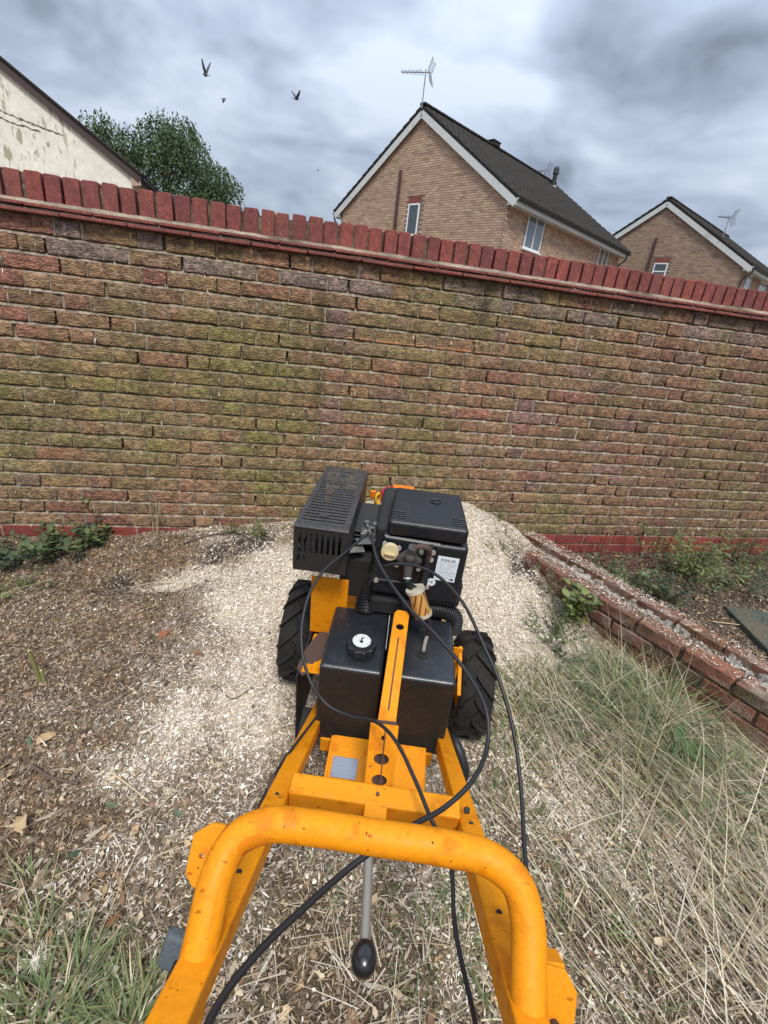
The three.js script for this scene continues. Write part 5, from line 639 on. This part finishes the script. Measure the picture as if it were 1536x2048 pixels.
// ================================================================ grass, weeds, litter
function bladeGeo(L, W, bend, seg = 5, droop = 0) { const pos = [], idx = []; for (let i = 0; i <= seg; i++) { const t = i / seg, w = W * (1 - t * 0.92), z = bend * t * t * L, y = L * (t - droop * t * t); pos.push(-w / 2, y, z, w / 2, y, z + 0.0003); if (i < seg) { const k = i * 2; idx.push(k, k + 1, k + 2, k + 1, k + 3, k + 2); } } const g = new THREE.BufferGeometry(); g.setAttribute('position', new THREE.Float32BufferAttribute(pos, 3)); g.setAttribute('uv', new THREE.Float32BufferAttribute(new Array(pos.length / 3 * 2).fill(0), 2)); g.setIndex(idx); g.computeVertexNormals(); return g; }
{
  const r = rng(2001), straw = [[0.50, 0.40, 0.25], [0.62, 0.52, 0.36], [0.34, 0.26, 0.15], [0.22, 0.17, 0.09], [0.70, 0.62, 0.47]], green = [[0.13, 0.175, 0.055], [0.18, 0.215, 0.075], [0.09, 0.135, 0.05], [0.26, 0.27, 0.11]];
  const lay = [], up = [], gr = [];
  const place = (list, x, z, yaw, tilt, roll, L, c, variant, lift = 0.002) => { const v = 0.75 + 0.45 * r(); list.push([new THREE.Matrix4().compose(V(x, gh(x, z) + lift, z), new THREE.Quaternion().setFromEuler(new THREE.Euler(tilt, yaw, roll, 'YXZ')), V(1 + r() * 0.5, L, L)), lin(c[0] * v, c[1] * v, c[2] * v), variant]); };
  // dry stems lying over one another, most of them combed the same way
  for (let i = 0; i < 12000; i++) { const x = 0.3 + r() * 2.9, z = 0.95 + r() * 1.4; if (!inView(x, z)) continue; const Z = zones(x, z), dd = lowD(x, z); if (dd > -0.03) continue; if (r() > Z.grass * lerp(0.2, 0.62, sstep(1.95, 2.45, x + (fbm(x * 4, z * 4, 2, 77) - 0.5) * 0.5)) + 0.02) continue; const fl = x > 1.8; const yaw = fl ? (r() < 0.72 ? Math.PI + 0.25 + (r() - 0.5) * 0.7 : r() * 6.28) : r() * 6.28; place(lay, x, z, yaw + (r() < 0.3 ? Math.PI : 0), 1.28 + r() * 0.24, (r() - 0.5) * 0.3, fl ? 0.5 + r() * 1.0 : 0.25 + r() * 0.55, straw[(r() * 5) | 0], r() < 0.5 ? 0 : 1, 0.004 + r() * 0.02); }
  for (let i = 0; i < 260; i++) { const x = 2.0 + r() * 0.85, z = 1.15 + r() * 1.2; if (lowD(x, z) > -0.04) continue; place(up, x, z, 2.6 + (r() - 0.5) * 2.6, 0.5 + r() * 0.75, (r() - 0.5) * 0.4, 0.7 + r() * 1.1, straw[(r() * 5) | 0], 0); }
  // green tufts: by the low wall, under the far side of the frame, at the near edge
  const tufts = [[2.62, 1.28, 0.16, 300, 1.15], [2.75, 1.42, 0.16, 300, 1.15], [2.5, 1.5, 0.2, 300, 1.0], [2.35, 1.35, 0.18, 190, 0.75], [2.2, 1.2, 0.13, 120, 0.6], [2.1, 1.38, 0.12, 130, 0.6], [1.98, 1.52, 0.12, 110, 0.55], [2.62, 1.72, 0.2, 220, 0.85], [2.4, 1.9, 0.22, 160, 0.7], [0.66, 2.05, 0.11, 260, 0.55], [0.82, 2.1, 0.1, 260, 0.5], [0.56, 1.9, 0.07, 90, 0.4], [0.62, 2.16, 0.12, 200, 0.55], [1.7, 1.95, 0.14, 130, 0.4], [1.55, 2.05, 0.13, 110, 0.4], [1.36, 1.9, 0.1, 60, 0.3], [1.85, 1.75, 0.16, 120, 0.45], [1.92, 2.12, 0.2, 130, 0.45], [1.2, 1.85, 0.1, 30, 0.25], [0.5, 1.78, 0.05, 30, 0.35], [2.85, 1.75, 0.14, 160, 0.8]];
  for (const [cx, cz, s, n, L] of tufts) for (let i = 0; i < n; i++) { const a = r() * 6.28, q = Math.sqrt(r()) * s, x = cx + Math.cos(a) * q, z = cz + Math.sin(a) * q; if (lowD(x, z) > -0.02) continue; place(gr, x, z, -a + Math.PI / 2 + (r() - 0.5) * 1.6, 0.15 + r() * 0.75 * (q / s + 0.25), (r() - 0.5) * 0.5, L * (0.45 + 0.75 * r()), r() < 0.8 ? green[(r() * 4) | 0] : straw[(r() * 5) | 0], (r() * 2) | 0, -0.004); }
  const mat = MP({ color: 0xffffff, roughness: 0.75, transmission: 0.2, side: THREE.DoubleSide });
  scatter('dry_grass', ['flattened straw coloured grass stems lying over the ground', 'curved dry grass blades tangled in the litter'], 'dry grass', [bladeGeo(0.26, 0.0021, 0.1, 5), bladeGeo(0.20, 0.0032, 0.5, 5)], mat, lay);
  scatter('dry_stalks', ['tall bleached grass stalks leaning over the litter'], 'dry grass', [bladeGeo(0.26, 0.0026, 0.3, 6)], mat, up);
  scatter('green_grass', ['green grass tufts growing through the dry litter', 'arching green grass blades along the low wall'], 'grass', [bladeGeo(0.2, 0.0042, 0.35, 5, 0.05), bladeGeo(0.2, 0.0052, 0.75, 6, 0.22)], mat, gr);
}
// ---- dead leaves and bits of leaf litter
const crumple = (g, s) => { const p = g.attributes.position, L = 0.008; for (let i = 0; i < p.count; i++) p.setXYZ(i, p.getX(i) + (hash2(i, s, 1) - 0.5) * L, p.getY(i) + (hash2(i, s, 2) - 0.5) * L * 1.2, p.getZ(i) + (hash2(i, s, 3) - 0.5) * L); g.computeVertexNormals(); return g; };
const leafGeo = (L, W, fold = 0.25, curl = 0.15, seg = 5, lobes = 0) => { const pos = [], idx = [], uv = []; for (let i = 0; i <= seg; i++) { const t = i / seg; let w = W * Math.pow(Math.sin(Math.PI * Math.min(0.98, 0.06 + t * 0.92)), 0.8) * (1 - 0.25 * t); if (lobes) w *= 0.75 + 0.25 * (i % 2); const z = L * t, y = -curl * L * t * t; pos.push(-w / 2, y + fold * w / 2, z, 0, y, z, w / 2, y + fold * w / 2, z); uv.push(0, t, 0.5, t, 1, t); if (i < seg) { const k = i * 3; idx.push(k, k + 3, k + 1, k + 1, k + 3, k + 4, k + 1, k + 4, k + 2, k + 2, k + 4, k + 5); } } const g = new THREE.BufferGeometry(); g.setAttribute('position', new THREE.Float32BufferAttribute(pos, 3)); g.setAttribute('uv', new THREE.Float32BufferAttribute(uv, 2)); g.setIndex(idx); g.computeVertexNormals(); return g; };
{
  const r = rng(2101), list = [], cs = [[0.36, 0.24, 0.12], [0.46, 0.34, 0.20], [0.24, 0.14, 0.075], [0.52, 0.42, 0.28], [0.30, 0.21, 0.13]];
  for (let i = 0; i < 4200; i++) { const x = -0.6 + r() * 5.6, z = 0.03 + r() * 2.2; if (!inView(x, z)) continue; const Z = zones(x, z), d = lowD(x, z); if (d > -0.02 && d < 0.32 && z > 0.3) continue; if (r() > (Z.bed ? 0.95 : Z.grass * 0.7 + (x < 0.75 && z > 1.35 ? 0.2 : 0.02))) continue; const c = cs[(r() * 5) | 0], v = (Z.bed ? 0.55 : 0.85) + 0.4 * r(), s = 0.5 + r() * 0.9; list.push([new THREE.Matrix4().compose(V(x, gh(x, z) + 0.006 + r() * 0.01, z), basisAt(x, z, r() * 6.28, (r() - 0.5) * 0.9, (r() - 0.5) * 1.2), V(s, s, s)), lin(c[0] * v, c[1] * v, c[2] * v), (r() * 2) | 0]); }
  scatter('leaf_litter', ['brown dead leaves scattered in the litter, long ones', 'curled dead leaves scattered in the litter, short ones'], 'dead leaves', [crumple(leafGeo(0.04, 0.013, 0.7, 0.35, 6), 4), crumple(leafGeo(0.03, 0.013, -0.7, -0.5, 5), 9)], M({ color: 0xffffff, roughness: 0.85, side: THREE.DoubleSide }), list);
}
// ---- leafy weeds
const leafM = [[0.085, 0.125, 0.045], [0.115, 0.16, 0.055], [0.065, 0.10, 0.042], [0.15, 0.175, 0.06]].map((c) => MP({ color: lin(...c), roughness: 0.55, transmission: 0.2, side: THREE.DoubleSide }));
const darkM = [[0.06, 0.09, 0.05], [0.08, 0.12, 0.06], [0.09, 0.10, 0.05], [0.05, 0.075, 0.042]].map((c) => MP({ color: lin(...c), roughness: 0.6, transmission: 0.2, side: THREE.DoubleSide }));
const redM = [[0.20, 0.055, 0.05], [0.14, 0.05, 0.045], [0.26, 0.12, 0.09], [0.10, 0.09, 0.05]].map((c) => MP({ color: lin(...c), roughness: 0.6, transmission: 0.2, side: THREE.DoubleSide }));
const limeM = [[0.17, 0.22, 0.05], [0.12, 0.17, 0.05], [0.22, 0.25, 0.07], [0.09, 0.13, 0.045]].map((c) => MP({ color: lin(...c), roughness: 0.6, transmission: 0.25, side: THREE.DoubleSide }));
const stemMat = M({ color: lin(0.12, 0.13, 0.05), roughness: 0.8 }), redStem = M({ color: lin(0.17, 0.06, 0.05), roughness: 0.8 }), strawStem = M({ color: lin(0.42, 0.33, 0.18), roughness: 0.85 });
const LG = { broad: leafGeo(0.04, 0.03, 0.3, 0.25), slim: leafGeo(0.034, 0.011, 0.3, 0.3), tiny: leafGeo(0.016, 0.009, 0.3, 0.2, 3), jag: leafGeo(0.045, 0.03, 0.25, 0.25, 7, 1) };
function weed(label, [x, z], { stems = 5, h = 0.15, spread = 0.1, leaves = 8, geo = 'broad', mats = leafM, stem = stemMat, size = 1, y = gh(x, z), lean = [0, 0], thick = 0.0016, group }, seed, name = 'weed') {
  const t = thing(name, label, 'plant', group), r = rng(seed); t.position.set(x, y - 0.005, z);
  for (let s = 0; s < stems; s++) {
    const a = r() * 6.28, q = r() * spread, H = h * (0.55 + 0.6 * r()), base = V(Math.cos(a) * q * 0.45, 0, Math.sin(a) * q * 0.45), top = V(Math.cos(a) * q * 1.3 + lean[0] * H, H, Math.sin(a) * q * 1.3 + lean[1] * H), mid = base.clone().lerp(top, 0.5).add(V((r() - 0.5) * 0.02, H * 0.12, (r() - 0.5) * 0.02)), cv = new THREE.QuadraticBezierCurve3(base, mid, top);
    const st = mesh('stem', new THREE.TubeGeometry(cv, 6, thick, 5), stem, t);
    for (let k = 0; k < leaves; k++) { const u = 0.2 + 0.8 * (k + r()) / leaves, p = cv.getPoint(Math.min(1, u)), m = mesh('leaf', LG[geo], mats[(r() * 4) | 0], st); m.position.copy(p); m.rotation.set(-0.1 - r() * 0.7, k * 2.4 + r(), (r() - 0.5) * 0.7, 'YXZ'); m.scale.setScalar(size * (0.55 + 0.7 * r())); }
  }
  return t;
}
// by the foot of the garden wall, where the red plinth shows
weed('tangled green weed against the red plinth of the garden wall', [-0.06, 0.14], { stems: 16, h: 0.16, spread: 0.17, leaves: 10, geo: 'jag', mats: leafM, size: 1.0 }, 3001);
weed('low green nettle patch at the foot of the wall', [0.13, 0.10], { stems: 15, h: 0.13, spread: 0.16, leaves: 10, geo: 'jag', mats: leafM, size: 0.9 }, 3002);
weed('dark ground weed spreading over soil beside the wall foot', [-0.28, 0.2], { stems: 16, h: 0.12, spread: 0.22, leaves: 10, geo: 'jag', mats: darkM, size: 0.9 }, 3003);
weed('sparse creeping weed on brown soil in front of the nettle patch', [-0.12, 0.36], { stems: 18, h: 0.07, spread: 0.22, leaves: 9, geo: 'slim', mats: limeM, size: 0.8 }, 3004);
weed('thin bramble shoot with bright green leaflets in front of the bricks', [0.18, 0.03], { stems: 1, h: 0.24, spread: 0.02, leaves: 9, geo: 'broad', mats: limeM, stem: redStem, size: 0.75, lean: [-0.45, 0] }, 3005, 'bramble_shoot');
weed('dry forked weed stalk standing against the bricks', [0.42, 0.04], { stems: 3, h: 0.26, spread: 0.05, leaves: 3, geo: 'slim', mats: redM, stem: strawStem, size: 0.5, thick: 0.002 }, 3006, 'dry_weed');
// along the low wall's face
weed('bushy weed with brown tinged leaves against the low wall', [2.66, 0.62], { stems: 9, h: 0.2, spread: 0.11, leaves: 9, geo: 'slim', mats: [...darkM.slice(0, 2), redM[2], limeM[1]], size: 0.9 }, 3011);
weed('broad leaved green weed at the middle of the low wall', [2.66, 0.80], { stems: 12, h: 0.2, spread: 0.13, leaves: 10, geo: 'broad', mats: limeM, size: 1.15 }, 3012);
weed('dense small leaved dark green weed over sawdust', [2.52, 0.90], { stems: 24, h: 0.13, spread: 0.17, leaves: 16, geo: 'tiny', mats: leafM, size: 1.2 }, 3013);
weed('creeping dark green weed at the edge of the long grass', [2.46, 1.03], { stems: 12, h: 0.08, spread: 0.14, leaves: 12, geo: 'tiny', mats: darkM, size: 1.1 }, 3014);
weed('small leaved weed on the sawdust slope above the brick corner', [2.42, 0.36], { stems: 9, h: 0.09, spread: 0.14, leaves: 10, geo: 'tiny', mats: limeM, size: 1.1 }, 3015);
weed('reddish weed at the buried end of the low wall', [2.58, 0.44], { stems: 9, h: 0.10, spread: 0.12, leaves: 9, geo: 'slim', mats: redM, stem: redStem, size: 0.7 }, 3016);
weed('yellow green sprig on the sawdust heap beside the wall', [2.5, 0.08], { stems: 6, h: 0.09, spread: 0.07, leaves: 8, geo: 'slim', mats: limeM, size: 0.7 }, 3017);
weed('low mixed weeds on the churned soil beside the louvred guard', [1.02, 0.17], { stems: 14, h: 0.06, spread: 0.13, leaves: 9, geo: 'tiny', mats: limeM, size: 1.1 }, 3018);
weed('wispy green weed in chips at the foot of the brick wall', [0.86, 0.09], { stems: 9, h: 0.08, spread: 0.09, leaves: 7, geo: 'slim', mats: leafM, size: 0.6 }, 3019);
weed('single long green blade sprouting beside the tyre', [2.1, 1.06], { stems: 2, h: 0.05, spread: 0.03, leaves: 2, geo: 'slim', mats: leafM, size: 2.4 }, 3020);
// the bed behind the low wall
weed('feathery lime green shrub in the bed behind the low wall', [3.82, 0.40], { stems: 40, h: 0.32, spread: 0.34, leaves: 18, geo: 'slim', mats: limeM, size: 1.35 }, 3021, 'shrub');
weed('leafy green clump tucked behind the low wall rubble', [3.22, 0.5], { stems: 20, h: 0.18, spread: 0.2, leaves: 11, geo: 'broad', mats: leafM, size: 0.8 }, 3022);
weed('dark bushy plant close to the low wall and the flagstone', [3.42, 0.62], { stems: 20, h: 0.18, spread: 0.2, leaves: 12, geo: 'slim', mats: darkM, size: 1.1 }, 3023);
weed('red twiggy shoots sprawling over the bed soil', [3.3, 0.2], { stems: 34, h: 0.13, spread: 0.34, leaves: 3, geo: 'tiny', mats: redM, stem: redStem, size: 0.9, thick: 0.0022 }, 3024);
weed('tall reddish willowherb stalk in front of the garden wall', [3.95, 0.1], { stems: 3, h: 0.42, spread: 0.06, leaves: 12, geo: 'slim', mats: redM, stem: redStem, size: 0.85, lean: [0.12, 0] }, 3025, 'willowherb');
weed('green weed in the dim corner of the bed by the plinth', [4.5, 0.2], { stems: 22, h: 0.26, spread: 0.28, leaves: 12, geo: 'slim', mats: leafM, size: 1.3 }, 3026);
weed('low dark plant on leaf litter behind the lime green shrub', [4.2, 0.5], { stems: 18, h: 0.14, spread: 0.28, leaves: 10, geo: 'slim', mats: darkM, size: 1.2 }, 3027);
// broad dock leaf among the long grass
{ const t = thing('dock_plant', 'broad dark green dock leaf lying in the long grass', 'plant'), m = MP({ color: lin(0.07, 0.14, 0.04), roughness: 0.5, transmission: 0.15, side: THREE.DoubleSide }), x = 2.66, z = 1.58; t.position.set(x, gh(x, z) + 0.05, z); for (const [ry, s, rx] of [[1.2, 1, -0.12], [2.3, 0.65, -0.3], [0.2, 0.55, -0.35], [-0.9, 0.45, -0.4]]) { const l = mesh('leaf', leafGeo(0.2, 0.07, 0.18, 0.25, 8), m, t); l.rotation.set(rx, ry, 0, 'YXZ'); l.scale.setScalar(s); } mesh('stem', rod(V(0, -0.06, 0), V(0, 0.02, 0), 0.004), stemMat, t); }
// scattered single green leaves and the cut stalk in the open soil
{ const t = thing('cut_stalk', 'pair of cut green woody stalks standing in the bare soil', 'plant'), x = 0.22, z = 1.02, m = M({ color: lin(0.17, 0.17, 0.05), roughness: 0.7 }), e = M({ color: lin(0.45, 0.38, 0.2), roughness: 0.9 }); t.position.set(x, gh(x, z), z); for (const [a, b] of [[V(0, -0.02, 0), V(-0.03, 0.135, -0.02)], [V(0.02, -0.02, 0.015), V(0.005, 0.05, -0.005)]]) { const s = mesh('stalk', rod(a, b, 0.008, 0.0065, 10), m, t); mesh('cut_end', tf(new THREE.SphereGeometry(0.0062, 8, 6), b.x, b.y, b.z), e, s); } }
{ const t = thing('grass_stem', 'long bent green stem lying across the bare soil', 'plant'); mesh('stem', tube([[-0.25, gh(-0.25, 0.62) + 0.02, 0.66], [-0.1, gh(-0.1, 0.5) + 0.06, 0.55], [0.02, gh(0.02, 0.42) + 0.05, 0.40]], 0.0035, 20, 6), M({ color: lin(0.24, 0.25, 0.10), roughness: 0.7 }), t); }
for (const [x, z, ry, s, l, ms] of [[0.30, 1.30, 0.4, 1.1, 'dark green leaf beside a pale curled leaf on soil', darkM[1]], [0.62, 1.58, 1.4, 1.2, 'green leaf resting on brown chips near a thin straw', leafM[0]], [0.57, 1.72, 2.2, 1.4, 'long dark leaf in litter next to pale splinters', darkM[0]], [0.82, 1.62, 0.9, 1.0, 'small green leaf near the end of a dry twig', leafM[2]], [0.95, 1.74, 2.9, 0.8, 'narrow green leaf close to the yellow frame', leafM[1]]]) { const m = mesh('fallen_leaf', LG.slim.clone().scale(1.3, 1, 1.3), ms); m.position.set(x, gh(x, z) + 0.012, z); m.rotation.set(0.2, ry, 0.3, 'YXZ'); m.scale.setScalar(s); tag(m, l, 'leaf'); }
for (const [x, z, ry, s, l] of [[0.40, 1.57, 0.3, 1.6, 'big folded brown dead leaf on the soil'], [0.33, 1.33, 2.0, 1.3, 'pale curled dead leaf beside a green one'], [1.14, 1.52, 1.1, 1.1, 'tan dead leaf lying on grey shavings']]) { const m = mesh('dead_leaf', crumple(leafGeo(0.045, 0.022, 0.8, 0.3, 7), 21), M({ color: lin(0.44, 0.31, 0.17), roughness: 0.85, side: THREE.DoubleSide })); m.position.set(x, gh(x, z) + 0.014, z); m.rotation.set(-0.2, ry, 0.5, 'YXZ'); m.scale.setScalar(s); tag(m, l, 'leaf'); }
// twigs and straws
const twigM = M({ color: lin(0.12, 0.08, 0.06), roughness: 1 }), strawM = M({ color: lin(0.55, 0.44, 0.26), roughness: 0.85 });
for (const [pts, rad, mat, l] of [[[[0.36, 1.42], [0.43, 1.47], [0.52, 1.50]], 0.005, twigM, 'dark crooked twig on bare soil'], [[[0.80, 1.55], [0.74, 1.75], [0.70, 1.95]], 0.0014, strawM, 'thin straight straw over the chips and soil'], [[[0.53, 1.62], [0.55, 1.76], [0.57, 1.92]], 0.0013, strawM, 'fine straw stem beside a frayed pale tuft'], [[[0.88, 1.12], [0.95, 1.20], [1.02, 1.16]], 0.0022, twigM, 'bent thin root on grey shavings'], [[[0.96, 1.02], [0.90, 1.14], [0.86, 1.24]], 0.002, strawM, 'straw coloured stem fallen on pale shavings'], [[[0.60, 1.47], [0.67, 1.52], [0.74, 1.58]], 0.0028, strawM, 'snapped cream twig with a rusty tip'], [[[0.58, 0.12], [0.72, 0.10], [0.88, 0.09]], 0.004, twigM, 'brown root lying along the wall foot'], [[[0.35, 0.34], [0.45, 0.30], [0.56, 0.31]], 0.002, strawM, 'dry stem crossing the dark hollow'], [[[1.02, 1.34], [1.10, 1.36], [1.24, 1.38]], 0.0013, strawM, 'fine pale straw next to the tank'], [[[2.20, 1.55], [2.42, 1.85], [2.5, 2.15]], 0.0018, strawM, 'long bleached straw slanting through dry grass'], [[[2.42, 1.35], [2.55, 1.6], [2.7, 1.9]], 0.0018, strawM, 'bleached stalk over green grass beside the low wall'], [[[3.55, 0.85], [3.8, 0.92], [4.1, 1.1]], 0.003, strawM, 'pale wire like stem on the flagstone']]) { const m = mesh('twig', tube(pts.map(([x, z]) => V(x, gh(x, z) + rad + 0.008 + (z > 1.3 && x > 2 ? 0.06 : 0), z)), rad, 16, 5), mat); tag(m, l, 'twig'); }
// frayed tuft of wood fibre
{ const t = thing('wood_fibre_tuft', 'frayed white tuft of wood fibre among the dry grass', 'wood fibre'), r = rng(2301), x = 0.585, z = 1.94; t.position.set(x, gh(x, z) + 0.015, z); const m = M({ color: lin(0.75, 0.68, 0.55), roughness: 0.9, side: THREE.DoubleSide }), g = []; for (let i = 0; i < 70; i++) { const a = r() * 6.28, L = 0.02 + r() * 0.02; g.push(tf(bladeGeo(L, 0.003, 0.8, 3), 0, 0, 0, 0.4 + r() * 1.1, a, 0)); } mesh('fibres', merged(g), m, t); }

renderer.render(scene, camera);
